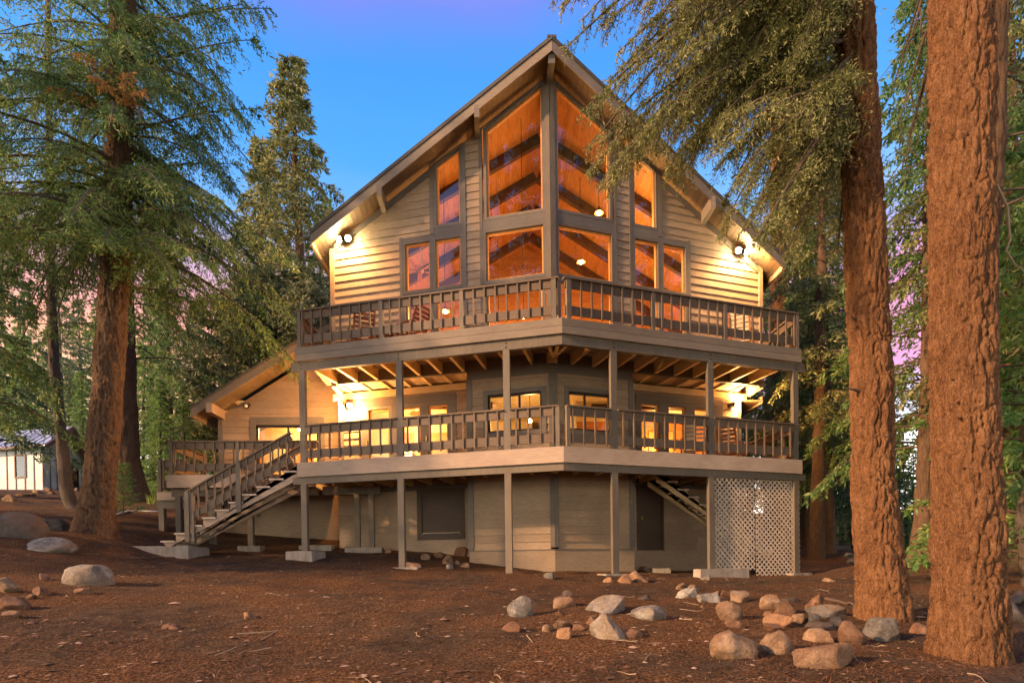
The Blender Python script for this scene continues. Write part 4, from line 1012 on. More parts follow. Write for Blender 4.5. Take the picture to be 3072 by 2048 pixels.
tips += [(1290, 10, DB + .2, .55), (1265, -10, DB + .5, .5), (1300, 110, DB + .8, .6), (1380, 60, DB + .6, .7), (1420, 120, DB + .3, .7), (1395, 190, DB + .5, .5), (1350, 395, DB + 1.3, .65), (1375, 440, DB + 1.2, .5), (1345, 350, DB + 1.5, .6), (1400, 420, DB + 1.0, .55), (1590, 330, DB + .8, .7), (1640, 390, DB + .5, .7), (1690, 350, DB + 1.0, .7), (1560, 290, DB + .6, .7), (1720, 430, DB + .2, .7), (1610, 240, DB, .8), (1660, 470, DB + 1.2, .6), (1530, 350, DB + 1.4, .6), (1520, 110, DB, .8), (1480, 20, DB, .8), (1560, 40, DB - .4, .9)]
for (x, y, D, W) in tips:
    tip = d2(x, y, D); hgt = tip[2] + r_.uniform(.5, 1.6) + .18 * np.linalg.norm((tip - C2[0])[:2]) * r_.uniform(.8, 2.0); hgt = max(hgt, 3.4)
    P0 = trunk_at(C2, hgt); mid = P0 * .5 + tip * .5 + np.array([0, 0, r_.uniform(.15, .6)])
    L = np.linalg.norm(tip - P0); cr.bough(P0, mid, tip, W * r_.uniform(.8, 1.2), int(26 + 17 * L), 27, .054, .62, .022 + .006 * L, .16, .23, .95)
for k in range(26):                                   # boughs on the far side and above the frame
    a = r_.uniform(0, 2 * math.pi); h = r_.uniform(5.5, 13); P0 = trunk_at(C2, h); L = r_.uniform(2.0, 3.6) * (1.15 - h / 20); dv = np.array([math.cos(a), math.sin(a), 0])
    cr.bough(P0, P0 + dv * L * .5 + np.array([0, 0, .25]), P0 + dv * L + np.array([0, 0, -r_.uniform(.6, 1.5)]), .9, 44, 14, .075, .7, .03)
cr.build("crown", M['olive'], tree2)

pC, dC = on_ground(2905, 1996); DC = dC + .36
pix = [(2908, 2050, 262), (2905, 1950, 243), (2904, 1846, 230), (2903, 1746, 221), (2897, 1442, 209), (2890, 1171, 201), (2886, 900, 198), (2884, 459, 196), (2882, 0, 194), (2880, -600, 186), (2878, -1500, 168), (2876, -2600, 130), (2874, -4000, 70), (2872, -5200, 12)]
path, rad = pixel_path(pix, DC)
tree3 = thing("fir_tree", "thick orange barked fir trunk nearest the camera on the right", "tree", tuple(path[1]), group="large firs around the chalet")
me, C3, R3 = trunk_mesh(path, rad, M['bark_red'], 160, 860, .030, 23.0, .02, 41, .17, vis=6.6); obj("trunk", me, tree3); stubs(tree3, C3, R3, 22, 9, .05, .42, 'bark_red')
cr = Crown(22)
for k in range(34):
    a = r_.uniform(0, 2 * math.pi); h = r_.uniform(5.2, 13); P0 = trunk_at(C3, h); L = r_.uniform(2.0, 3.4); dv = np.array([math.cos(a), math.sin(a), 0])
    cr.bough(P0, P0 + dv * L * .5 + np.array([0, 0, .2]), P0 + dv * L + np.array([0, 0, -r_.uniform(.5, 1.4)]), .85, 36, 12, .075, .7, .03)
for (x, y, D) in [(2075, 150, DC + .9), (2060, 290, DC + 1.1), (2100, 60, DC + .7), (2085, 330, DC + 1.2), (2048, 210, DC + 1.3), (2068, 400, DC + 1.5)]:   # bare hanging limbs between the trunks
    tip = d2(x, y, D); P0 = trunk_at(C3, tip[2] + .9); cr.wood([P0, (P0 + tip) / 2 + np.array([0, 0, .12]), tip], [.022, .014, .004], 5)
    for q in range(5):
        f_ = r_.uniform(.3, .95); a = P0 + (tip - P0) * f_; cr.wood([a, a + r_.normal(0, .12, 3) + np.array([0, .1, -.25])], [.007, .002], 4)
cr.build("crown", M['olive'], tree3)
hl = Crown(26); hl.wood([at(2990, 555, DC), at(3022, 620, DC), at(3030, 720, DC), at(3018, 750, DC), at(3045, 795, DC), at(3068, 806, DC)], [.013, .012, .011, .010, .008, .004], 6)
hl.build("crown", None, tree3, wood='twig_pale', wname="hanging_limb")
pix = [(2905, 1950, 120), (2915, 1750, 98), (2930, 1400, 86), (2950, 1000, 82), (2972, 500, 80), (2988, 0, 78), (3004, -600, 72), (3020, -2000, 40), (3025, -2800, 10)]
path, rad = pixel_path(pix, DC + 1.9)
t5 = thing("fir_tree", "darker fir trunk showing just behind the right edge of the thick orange trunk", "tree", tuple(path[0]), group="large firs around the chalet")
path[0][2] = gz(path[0][0], path[0][1]) - .1; me, C5, R5 = trunk_mesh(path, rad, M['bark_brown'], 70, 300, .028, 10, .1, 51); obj("trunk", me, t5)
cr = Crown(25)
for k in range(16):
    a = r_.uniform(-1.2, 1.4); h = r_.uniform(1.5, 7); P0 = trunk_at(C5, h); L = r_.uniform(1.2, 2.6); dv = np.array([math.cos(a), math.sin(a), 0])
    cr.bough(P0, P0 + dv * L * .5 + np.array([0, 0, .2]), P0 + dv * L + np.array([0, 0, -r_.uniform(.2, .9)]), .7, 34, 12, .07, .6, .02)
cr.build("crown", M['fir_bright'], t5)

# --- left foreground fir
pA, dA = on_ground(285, 1604); DA = dA + .35
pix = [(283, 1640, 150), (285, 1560, 122), (292, 1480, 104), (303, 1400, 98), (312, 1300, 96), (320, 1200, 95), (335, 1000, 90), (352, 700, 83), (360, 400, 81), (366, 100, 77), (372, -400, 66), (378, -1000, 50), (382, -1600, 34), (386, -2200, 12)]
path, rad = pixel_path(pix, DA)
tree1 = thing("fir_tree", "big fir with thick furrowed trunk standing left of the stairs", "tree", tuple(path[1]), group="large firs around the chalet")
me, C1, R1 = trunk_mesh(path, rad, M['bark_brown'], 110, 600, .042, 15.0, .12, 61, .18, vis=12.5); obj("trunk", me, tree1); stubs(tree1, C1, R1, 8, 13)
cr = Crown(23)
zt = C1[-1, 2]
for k in range(165):
    h = r_.uniform(5.0, 16.5) if k > 45 else r_.uniform(5, 10); a = k * 2.39996 + r_.uniform(-.4, .4); P0 = trunk_at(C1, h); L = (4.4 - (h - 5) * .14) * r_.uniform(.6, 1.1); dv = np.array([math.cos(a), math.sin(a), 0])
    cr.bough(P0, P0 + dv * L * .45 + np.array([0, 0, r_.uniform(-.1, .35)]), P0 + dv * L + np.array([0, 0, -r_.uniform(.35, .62) * L]), 1.05 * r_.uniform(.7, 1.2), int(28 + 10 * L), 16, .105, .75, .02 + .006 * L, .10, .22)
for (x, y, D, hh) in [(470, 300, DA + .4, 6.4), (560, 380, DA, 7.0), (600, 250, DA + .6, 8.0), (500, 480, DA + .8, 5.6), (440, 560, DA + 1, 5.0), (420, 470, DA - 1, 5.2), (360, 600, DA - .8, 4.4), (520, 560, DA + 1.4, 5.5), (380, 380, DA - 1.5, 6.5), (455, 700, DA + 2.2, 4.3), (600, 90, DA + .4, 9.5), (560, 10, DA, 10.2), (620, 20, DA + .8, 10.6)]:
    tip = d2(x, y, D); P0 = trunk_at(C1, hh); cr.bough(P0, (P0 + tip) / 2 + np.array([0, 0, .35]), tip, 1.0, 64, 15, .10, .8, .035, .1, .30)
cr.build("crown", M['fir'], tree1)
cr = Crown(29)
for (x, y, D, hh) in [(215, 175, DA - 2.4, 8.8), (300, 165, DA - 2.6, 8.6), (180, 120, DA - 2.0, 9.2), (255, 260, DA - 2.5, 8.2), (330, 205, DA - 2.3, 8.4), (120, 200, DA - 2.0, 8.5)]:
    tip = d2(x, y, D); P0 = trunk_at(C1, hh); cr.bough(P0, (P0 + tip) / 2 + np.array([0, 0, .3]), tip, .45, 24, 8, .10, .9, .02, .35, .3)
cr.build("dead_boughs", M['dead'], tree1, wname="dead_limbs", wood='twig_pale')

def simple_trunk(T, pix, D, mat, seed, relief=.02, flare=.25, seg=44, rows=170, cell=9):
    path, rad = pixel_path(pix, D); me, C_, R_ = trunk_mesh(path, rad, mat, seg, rows, relief, cell, flare, seed); obj("trunk", me, T); return C_, R_
def generic_crown(cr, C_, lo, hi, n, L0, L1, tl, ntf, W, hang=.6, droop=(.2, .5), spread_az=None, tw=12, aspect=.3, rise=.15):
    r = cr.r
    for k in range(n):
        h = lo + (hi - lo) * (k + r.random()) / n; a = k * 2.39996 + r.uniform(-.5, .5); P0 = trunk_at(C_, h); f_ = (h - lo) / (hi - lo); L = (L0 + (L1 - L0) * f_) * r.uniform(.65, 1.15); dv = np.array([math.cos(a), math.sin(a), 0])
        cr.bough(P0, P0 + dv * L * .5 + np.array([0, 0, rise * L]), P0 + dv * L + np.array([0, 0, -r.uniform(*droop) * L]), W * (.4 + .6 * (1 - f_)) * r.uniform(.8, 1.2), int(tw + 7 * L), ntf, tl, hang, .012 + .007 * L, .12, aspect, twigs=False)

pT, dT = on_ground(205, 1524)
t0 = thing("fir_tree", "slender dark fir trunk curving at its foot in front of the white shed", "tree", tuple(pT), group="large firs around the chalet")
C0, R0 = simple_trunk(t0, [(225, 1530, 40), (208, 1505, 46), (196, 1440, 42), (188, 1350, 38), (178, 1250, 35), (162, 1100, 33), (156, 950, 31), (152, 800, 28), (148, 500, 24), (146, 200, 20), (144, -100, 15), (142, -500, 5)], dT, M['bark_grey'], 71, .02, .2)
cr = Crown(31); generic_crown(cr, C0, C0[0, 2] + 7.0, C0[-1, 2] - .3, 70, 3.0, .6, .12, 10, .9, .6, (.1, .35)); cr.build("crown", M['fir_blue'], t0)
for k in range(16):
    i = int(r_.uniform(.25, .6) * len(C0)); a = r_.uniform(0, 6.28); d_ = np.array([math.cos(a), math.sin(a), -.3])
    V, Q = tube([C0[i], C0[i] + d_ * .7 + np.array([0, 0, .15]), C0[i] + d_ * r_.uniform(1, 2)], [.02, .012, .004], 4); obj("dead_limb", fast_mesh("dead_limb", V, Q, M['twig_pale'], True), t0)
pT, dT = on_ground(425, 1500)
t1b = thing("fir_tree", "second large fir trunk partly hidden behind the big fir left of the stairs", "tree", tuple(pT), group="large firs around the chalet")
C1b, R1b = simple_trunk(t1b, [(402, 1515, 110), (392, 1460, 88), (384, 1380, 76), (378, 1250, 70), (374, 1050, 66), (370, 800, 60), (368, 400, 52), (366, 0, 40), (365, -500, 20), (365, -800, 5)], dT, M['bark_brown'], 72, .035, .3, 60, 220)
cr = Crown(33); generic_crown(cr, C1b, C1b[0, 2] + 5.5, C1b[-1, 2] - .3, 90, 4.2, .8, .14, 11, 1.1, .7, (.2, .5)); cr.build("crown", M['fir'], t1b)

# --- background conifers: three kinds, copied
def fir_proto(seed, H, r0, L0, n, mat, tl, ntf, W, hang, droop, bare, bark_m):
    C_ = np.stack([np.cumsum(np.random.default_rng(seed).normal(0, .02, 60)), np.cumsum(np.random.default_rng(seed + 1).normal(0, .02, 60)), np.linspace(-.3, H, 60)], 1); C_[:, :2] -= C_[0, :2]
    me, Cc, Rr = trunk_mesh(C_, np.linspace(r0, .015, 60), M[bark_m], 20, 90, .015, 6, .3, seed)
    cr = Crown(seed); generic_crown(cr, Cc, H * bare, H - .15, n, L0, .25, tl, ntf, W, hang, droop)
    Q = np.concatenate(cr.q).reshape(-1, 3); cm = fast_mesh("crown", Q, np.arange(len(Q)).reshape(-1, 4), M[mat]); wm = fast_mesh("limbs", np.concatenate(cr.V), np.concatenate(cr.F), M['twig'], True)
    return me, cm, wm
PROTO = {
    'dark': fir_proto(101, 15, .22, 2.7, 95, 'fir', .15, 11, .95, .7, (.2, .45), .16, 'bark_brown'),
    'blue': fir_proto(111, 13, .18, 2.4, 90, 'fir_blue', .15, 11, .9, .55, (.05, .3), .12, 'bark_grey'),
    'bright': fir_proto(121, 9, .13, 2.1, 80, 'fir_bright', .14, 11, .85, .4, (.0, .2), .06, 'bark_grey'),
    'olive': fir_proto(131, 16, .22, 2.5, 95, 'olive', .14, 12, .9, .75, (.2, .5), .22, 'bark_brown')}
def leafy_proto(seed, H, mat):
    r = np.random.default_rng(seed); C_ = np.stack([np.linspace(0, .4, 40), np.linspace(0, .2, 40), np.linspace(-.2, H, 40)], 1); me, Cc, Rr = trunk_mesh(C_, np.linspace(.09, .01, 40), M['bark_grey'], 14, 60, .006, 6, .2, seed)
    cr = Crown(seed)
    for k in range(80):
        h = H * r.uniform(.22, .98); a = r.uniform(0, 6.28); P0 = trunk_at(Cc, h); L = (2.0 * math.sin(math.pi * min(.97, .2 + .75 * h / H))) * r.uniform(.5, 1.1); dv = np.array([math.cos(a), math.sin(a), 0])
        cr.bough(P0, P0 + dv * L * .5 + np.array([0, 0, .3 * L]), P0 + dv * L + np.array([0, 0, .45 * L]), .6, 20, 10, .10, .2, .012, .25, .65, 1.2, twigs=False, flat=1.0)
    Q = np.concatenate(cr.q).reshape(-1, 3); cm = fast_mesh("crown", Q, np.arange(len(Q)).reshape(-1, 4), M[mat]); wm = fast_mesh("limbs", np.concatenate(cr.V), np.concatenate(cr.F), M['twig'], True)
    return me, cm, wm
PROTO['broad'] = fir_proto(151, 17, .26, 3.5, 150, 'olive', .16, 12, 1.15, .7, (.15, .45), .10, 'bark_brown')
PROTO['leafy'] = leafy_proto(141, 7.5, 'leaf')
NAMES = {'dark': 'fir_tree', 'blue': 'fir_tree', 'bright': 'young_fir', 'olive': 'fir_tree', 'leafy': 'leafy_tree', 'broad': 'fir_tree'}
def plant(kind, x, y, scale, label, group, rot=None, sz=1.0, dz=0.0):
    z = gz(x, y) - .05 + dz; T = thing(NAMES[kind], label, "tree", (x, y, z), group); rot = random.uniform(0, 6.28) if rot is None else rot
    M4 = Matrix.Translation((x, y, z)) @ Matrix.Rotation(rot, 4, 'Z') @ Matrix.Diagonal((scale, scale, scale * sz, 1))
    for nm, me in zip(("trunk", "crown", "limbs"), PROTO[kind]): obj(nm, me, T, M4)
ORD = ["first", "second", "third", "fourth", "fifth", "sixth", "seventh", "eighth", "ninth", "tenth", "eleventh", "twelfth", "thirteenth", "fourteenth", "fifteenth", "sixteenth", "seventeenth", "eighteenth", "nineteenth", "twentieth"]
KIND_WORD = {'dark': "dark green", 'blue': "blue green", 'bright': "bright green", 'olive': "olive green", 'broad': "broad olive"}
def plant_px(kind, px, D, scale, label, group, **k):
    p_ = at(px, 1500, D); plant(kind, p_[0], p_[1], scale, label, group, **k)
# tall tree behind the left roof slope and the wood beside it
plant_px('broad', 900, 27, 1.62, "tall dark conifer with pointed top just left of the gable roof", "trees behind the chalet on the left", rot=1.0, dz=-1.2, sz=.78)
plant_px('broad', 800, 30, 1.5, "conifer in front of the tall pointed one left of the gable", "trees behind the chalet on the left", rot=4.0, dz=-1.0, sz=.78)
plant_px('dark', 985, 33, 1.3, "conifer rising close behind the left floodlight", "trees behind the chalet on the left", rot=2.0, dz=-2)
for k, (px, D, s) in enumerate(sorted([(660, 27, 1.25), (745, 25, 1.3), (830, 27, 1.35), (905, 24, 1.25), (960, 26, 1.35)], key=lambda q: q[-3])):
    plant_px('leafy', px, D, s, ORD[k] + " leafy grey green tree from the left in the thicket behind the wing roof", "leafy trees behind the left wing")
for k, (kind, px, D, s) in enumerate(sorted([('dark', 520, 30, .85), ('blue', 590, 34, .8), ('bright', 480, 26, .6), ('bright', 560, 25, .55), ('bright', 430, 33, .95), ('blue', 505, 38, 1.05), ('bright', 610, 36, .95), ('bright', 690, 33, .8), ('bright', 640, 31, .7), ('blue', 700, 40, .7), ('dark', 460, 36, .9)], key=lambda q: q[-3])):
    plant_px(kind, px, D, s, ORD[k] + " from the left, " + KIND_WORD[kind] + " conifer between the big left fir and the wing", "conifers between the big left fir and the wing")
for k, (kind, px, D, s) in enumerate(sorted([('bright', 40, 40, 1.0), ('bright', 150, 44, .95), ('blue', 250, 40, .9), ('bright', -40, 38, .9), ('dark', 90, 52, 1.1), ('bright', 210, 50, 1.0), ('blue', 10, 56, 1.2), ('dark', 300, 46, .9), ('bright', 330, 38, .6), ('bright', 95, 36, .95), ('blue', 190, 38, 1.05), ('bright', 255, 34, .75)], key=lambda q: q[-3])):
    plant_px(kind, px, D, s, ORD[k] + " from the left, " + KIND_WORD[kind] + " conifer in the wood behind the shed", "conifers behind the white shed")
plant_px('dark', -170, 15, 1.2, "feathery conifer at the far left edge above the boulder", "trees at the left edge", rot=.4)
plant_px('blue', -30, 21, 1.25, "tall blue green conifer left of the slender dark trunk", "trees at the left edge", rot=.9)
# right wood
pT = at(2340, 1600, 21.5)
t4 = thing("fir_tree", "fir trunk seen between the posts behind the right end of the chalet", "tree", (pT[0], pT[1], gz(pT[0], pT[1])), group="firs behind the right end of the chalet")
C4, R4 = simple_trunk(t4, [(2338, 1680, 84), (2339, 1500, 62), (2339, 1250, 54), (2338, 1000, 53), (2336, 700, 50), (2334, 300, 42), (2332, -100, 30), (2330, -500, 8)], 21.5, M['bark_red'], 81, .03, .2, 50, 200)
cr = Crown(41); generic_crown(cr, C4, C4[0, 2] + 8.5, C4[-1, 2] - .3, 80, 3.4, .6, .13, 11, 1.0, .7, (.2, .5)); cr.build("crown", M['fir'], t4)
pT, dT = on_ground(2765, 1692)
t6 = thing("fir_tree", "dark broad trunk between the two right foreground trunks", "tree", tuple(pT), group="firs in the right wood")
C6, R6 = simple_trunk(t6, [(2765, 1705, 96), (2768, 1650, 76), (2772, 1550, 62), (2776, 1400, 50), (2781, 1200, 44), (2786, 900, 40), (2790, 500, 34), (2794, 0, 24), (2796, -300, 6)], dT + .3, M['bark_brown'], 82, .03, .25, 50, 200)
cr = Crown(42); generic_crown(cr, C6, C6[0, 2] + 2.6, C6[-1, 2] - .3, 80, 2.3, .5, .095, 12, .8, .7, (.2, .5)); cr.build("crown", M['fir'], t6)
for k, (px, py, w) in enumerate([(2464, 1642, 19), (2524, 1634, 17), (2550, 1636, 20)]):
    pT, dT = on_ground(px, py)
    T = thing("fir_tree", ["straight thin trunk standing alone just right of the lattice", "thin trunk left of a close pair beside the reddish fir", "thin trunk right of a close pair beside the reddish fir"][k], "tree", tuple(pT), group="firs in the right wood")
    Cx, Rx = simple_trunk(T, [(px + 3, py + 6, w * 1.4), (px, py - 40, w), (px - 4, py - 200, w * .9), (px - 8, py - 500, w * .8), (px - 10, py - 900, w * .6), (px - 10, py - 1250, w * .2)], dT, M['bark_brown'], 90 + k, .015, .2, 26, 90)
    cr = Crown(50 + k); generic_crown(cr, Cx, Cx[0, 2] + 3.4, Cx[-1, 2] - .2, 60, 2.4, .5, .13, 11, .85, .7, (.2, .5)); cr.build("crown", M['fir_blue' if k == 1 else 'fir'], T)
for k, (kind, px, D, s) in enumerate(sorted([('dark', 2440, 30, 1.15), ('blue', 2500, 36, 1.1), ('dark', 2400, 27, 1.0), ('blue', 2700, 33, .5), ('bright', 2660, 30, .65), ('blue', 2740, 40, .5), ('bright', 2480, 42, .7), ('blue', 2580, 46, .8), ('dark', 2600, 52, .8), ('olive', 2420, 22, .85), ('bright', 2720, 26, .55), ('bright', 2560, 26, .8), ('dark', 2490, 20, 1.0), ('blue', 2585, 24, 1.0), ('bright', 2760, 30, .5), ('blue', 2255, 29, .9), ('dark', 2300, 25, .9), ('dark', 2815, 15, 1.25), ('olive', 2445, 18.5, 1.15)], key=lambda q: q[-3])):
    plant_px(kind, px, D, s, ORD[k] + " from the left, " + KIND_WORD[kind] + " conifer in the wood right of the chalet", "conifers in the right wood")
for k, (kind, px, D, s) in enumerate(sorted([('bright', 3090, 15, 1.05), ('bright', 3060, 21, 1.1), ('blue', 3020, 28, .9), ('bright', 3130, 12, 1.0), ('dark', 3110, 30, 1.1), ('bright', 3085, 10, .95), ('blue', 3050, 18, 1.2), ('bright', 3000, 24, 1.2), ('olive', 3045, 12.5, 1.2)], key=lambda q: q[-3])):
    plant_px(kind, px, D, s, ORD[k] + " from the left, " + KIND_WORD[kind] + " conifer beyond the thick trunk at the edge", "conifers at the right edge")
plant_px('dark', 2150, 34, 1.0, "dark conifer top above the right roof slope", "trees behind the right roof slope", rot=.3); plant_px('olive', 2250, 30, 1.05, "olive conifer behind the right roof slope beside its floodlight", "trees behind the right roof slope", rot=2.2)
# unseen firs added at the left as sun blockers, and firs behind the photographer
for (kind, x, y, s) in [('broad', -17.8, -3.6, .95), ('olive', -21.5, -.5, 1.2), ('dark', -24, -2, 1.2)]:
    plant(kind, x, y, s, "unseen fir added left of the frame to block the sun", "firs added beyond the left side as sun blockers")
for (kind, x, y, s) in [('dark', -12, -24, 3.1), ('dark', -8.5, -26, 3.2), ('olive', -16, -25, 3.1), ('dark', -5, -25, 3.0), ('broad', -10.5, -29, 2.8), ('dark', 22, -22, 3.0), ('olive', 26, -26, 3.1), ('dark', 18, -26, 3.1), ('dark', 29, -22, 3.0)]:
    plant(kind, x, y, s, "fir behind the photographer", "firs behind the photographer")

# sapling by the big fir
pS, dS = on_ground(370, 1548)
sap = thing("fir_sapling", "young fir sapling with layered green branches right of the big left trunk", "tree", tuple(pS)); H = (1548 - 1385) / FOC * dS
Cs = np.stack([np.full(12, pS[0]), np.full(12, pS[1]), np.linspace(pS[2] - .05, pS[2] + H, 12)], 1)
V, Q = tube(Cs, np.linspace(.02, .004, 12), 6); obj("trunk", fast_mesh("trunk", V, Q, M['twig'], True), sap)
cr = Crown(61)
for k in range(46):
    f_ = (k + .5) / 46; h = pS[2] + H * (.12 + .85 * f_); P0 = trunk_at(Cs, h); P0 = np.array([pS[0], pS[1], h]); a = k * 2.4; L = (.62 - .5 * f_); dv = np.array([math.cos(a), math.sin(a), 0])
    cr.bough(P0, P0 + dv * L * .5, P0 + dv * L + np.array([0, 0, .03]), .2, 12, 8, .06, .15, .006, .1, .25, twigs=False)
cr.build("crown", M['fir_bright'], sap)

# undergrowth: a sunlit strip of grass and low bushes behind the wing
gr_v = []; r = np.random.default_rng(91)
for (px0, px1, py0, py1, n) in [(395, 500, 1395, 1470, 900), (440, 500, 1480, 1512, 350), (2400, 2560, 1600, 1632, 500)]:
    for k in range(n):
        p_, D = on_ground(r.uniform(px0, px1), r.uniform(py0, py1), 45); h = r.uniform(.12, .4); a = r.uniform(0, 6.28); w_ = np.array([math.cos(a), math.sin(a), 0]) * .02; tip = p_ + np.array([r.normal(0, .08), r.normal(0, .08), h]); gr_v.append([p_ - w_, p_ + w_, tip + w_ * .2, tip - w_ * .2])
Q = np.array(gr_v).reshape(-1, 3); tag(obj("grass", fast_mesh("grass", Q, np.arange(len(Q)).reshape(-1, 4), M['grass'])), "sunlit green grass tufts beyond the left wing deck", "grass", kind="stuff")

# ------------------------------------------------------------------ white shed
SD = 29.0
sc_, s0 = at(131, 1468, SD), at(-80, 1474, SD + 1.0)
dx = np.array([s0[0] - sc_[0], s0[1] - sc_[1], 0]); dx /= np.linalg.norm(dx); s1 = at(262, 1455, SD + 4.2); dy = np.array([s1[0] - sc_[0], s1[1] - sc_[1], 0]); LY = float(np.linalg.norm(dy)); dy /= LY
shed = thing("shed", "white board and batten shed with pale metal roof at the far left", "shed", tuple(sc_))
zb, HS, LX = sc_[2], 2.15, 7.0
def fplace(o, ux, nx):
    return lambda u, v, d: (o[0] + ux[0] * u + nx[0] * d, o[1] + ux[1] * u + nx[1] * d, zb + v)
nF, nG = -dy, -dx
FA = fplace(sc_, dx, nF); GA = fplace(sc_, dy, nG)
def shed_wall(pl, L, win):
    w = prism("wall", rect(0, L, -.5, HS), -.08, 0, M['shed_wall'], shed, pl)
    n = int(L / .55)
    for k in range(n + 1):
        u = min(L - .03, k * L / n + .0); rows = [(-.02, HS)]
        if win and win[0] - .08 < u < win[1] + .08: rows = [(-.02, win[2] - .09), (win[3] + .09, HS)]
        for a, b_ in rows: prism("batten", rect(max(0.0, u - .03), u + .03, a, b_), .001, .03, M['shed_batten'], w, pl)
    if win:
        wd = ring("window", inset(rect(*win), -.07), rect(*win), -.02, .05, M['shed_trim'], shed, pl)
        pane("pane", [pl(win[0], win[2], .012), pl(win[1], win[2], .012), pl(win[1], win[3], .012), pl(win[0], win[3], .012)], np.subtract(pl(0, 0, 1), pl(0, 0, 0)), wd)
        prism("interior_shade_sheet", rect(*win), .002, .006, M['black'], wd, pl)  # black sheet stands in for the shade inside the shed
shed_wall(FA, LX, (1.15, 1.75, .72, 1.78)); shed_wall(GA, LY, (LY * .62, LY * .62 + .6, .62, 1.7))
# roofs: front slope of the long part and the cross gable
rf = prism("roof", [(-.35, HS - .08), (LX, HS - .08), (LX, HS + .02), (-.35, HS + .02)], .42, .47, M['shed_trim'], shed, FA)
def FS(u, s): q = FA(u, HS + .02 + s * 1.35, .46 - s * 2.4); return q
V = [FS(-.35, 0), FS(LX, 0), FS(LX, 1), FS(1.2, 1)]; obj("roof_sheet", mesh("roof_sheet", V + [(a, b_, c - .05) for a, b_, c in V], [(0, 1, 2, 3), (7, 6, 5, 4), (0, 4, 5, 1), (1, 5, 6, 2), (2, 6, 7, 3), (3, 7, 4, 0)], M['metal_roof']), rf)
for k in range(17):
    u = .1 + k * .42; a = FS(u, 0); s1_ = 1.0 if u > 1.2 else max(.05, (u + .35) / 1.55); b_ = FS(u, s1_) if u > -.3 else FS(u, .1); bar("roof_seam", (a[0], a[1], a[2] + .02), (b_[0], b_[1], b_[2] + .02), .035, .04, M['metal_roof'], rf)
gm = LY * .5
def GS(u, s, sg): q = GA(gm + sg * (LY * .5 + .45) * (1 - s), HS - .02 + s * 1.55, u); return q
for sg in (-1, 1):
    V = [GS(.5, 0, sg), GS(.5, 1, sg), GS(-4.5, 1, sg), GS(-4.5, 0, sg)]
    rs = obj("roof_sheet", mesh("roof_sheet", V + [(a, b_, c - .06) for a, b_, c in V], [(0, 1, 2, 3), (7, 6, 5, 4), (0, 4, 5, 1), (1, 5, 6, 2), (2, 6, 7, 3), (3, 7, 4, 0)], M['metal_roof']), rf)
    for k in range(9):
        a, b_ = GS(.4 - k * .5, 0, sg), GS(.4 - k * .5, 1, sg); bar("roof_seam", (a[0], a[1], a[2] + .02), (b_[0], b_[1], b_[2] + .02), .035, .04, M['metal_roof'], rf)
    a, b_ = GS(.52, 0, sg), GS(.52, 1, sg); bar("barge_board", (a[0], a[1], a[2] - .1), (b_[0], b_[1], b_[2] - .1), .05, .2, M['shed_trim'], rf)
prism("gable", [(0, HS), (LY, HS), (gm, HS + 1.4)], -.06, 0, M['shed_wall'], shed, GA)

# ------------------------------------------------------------------ rocks
def ico(n=3):
    import bmesh
    bm = bmesh.new(); bmesh.ops.create_icosphere(bm, subdivisions=n, radius=1.0)
    V = np.array([v.co[:] for v in bm.verts]); F = [[v.index for v in f_.verts] for f_ in bm.faces]; bm.free(); return V, np.array(F)
ICO3, ICO4 = ico(3), ico(4)
def rock_material(name, cols, warm):
    mt, nt, b, out = material(name); b.inputs["Roughness"].default_value = .88; b.inputs["Specular IOR Level"].default_value = .25
    p_ = position(nt); oi = nt.nodes.new("ShaderNodeObjectInfo"); n1 = noise(nt, p_, 5, 8, .7); n2 = noise(nt, p_, 1.8, 4); n3 = noise(nt, p_, 45, 5, .7)
    c = crgb(nt, n1, [(.38, cols[0]), (.5, cols[1]), (.63, cols[2])]); c = mixc(nt, crgb(nt, n2, [(.45, (0, 0, 0)), (.62, (1, 1, 1))]), c, crgb(nt, n1, [(.3, warm[0]), (.7, warm[1])]))
    c = mixc(nt, .3, c, crgb(nt, n3, [(.35, cols[0]), (.65, cols[2])])); rn = nd(nt, "ShaderNodeMath", {0: oi.outputs["Random"], 1: .5, 2: .75}, operation='MULTIPLY_ADD')
    h = nd(nt, "ShaderNodeHueSaturation", {"Color": c, "Value": rn.outputs[0]}); nt.links.new(h.outputs[0], b.inputs["Base Color"])
    sm = nd(nt, "ShaderNodeMath", {0: n1, 1: n3}, operation='ADD'); bump(nt, b, sm.outputs[0], 1.0, .03); return mt
M['rock_tan'] = rock_material("tan_granite", [(.09, .052, .030), (.23, .145, .085), (.42, .29, .185)], [(.15, .065, .028), (.36, .19, .09)])
M['rock_grey'] = rock_material("grey_granite", [(.075, .066, .056), (.19, .17, .145), (.40, .365, .31)], [(.16, .10, .055), (.32, .23, .15)])
M['rock_dark'] = rock_material("dark_basalt", [(.03, .026, .024), (.075, .068, .062), (.15, .135, .12)], [(.08, .05, .035), (.14, .09, .06)])
M['rock_rust'] = rock_material("rust_stone", [(.085, .042, .024), (.185, .098, .054), (.34, .20, .12)], [(.14, .062, .030), (.28, .15, .08)])
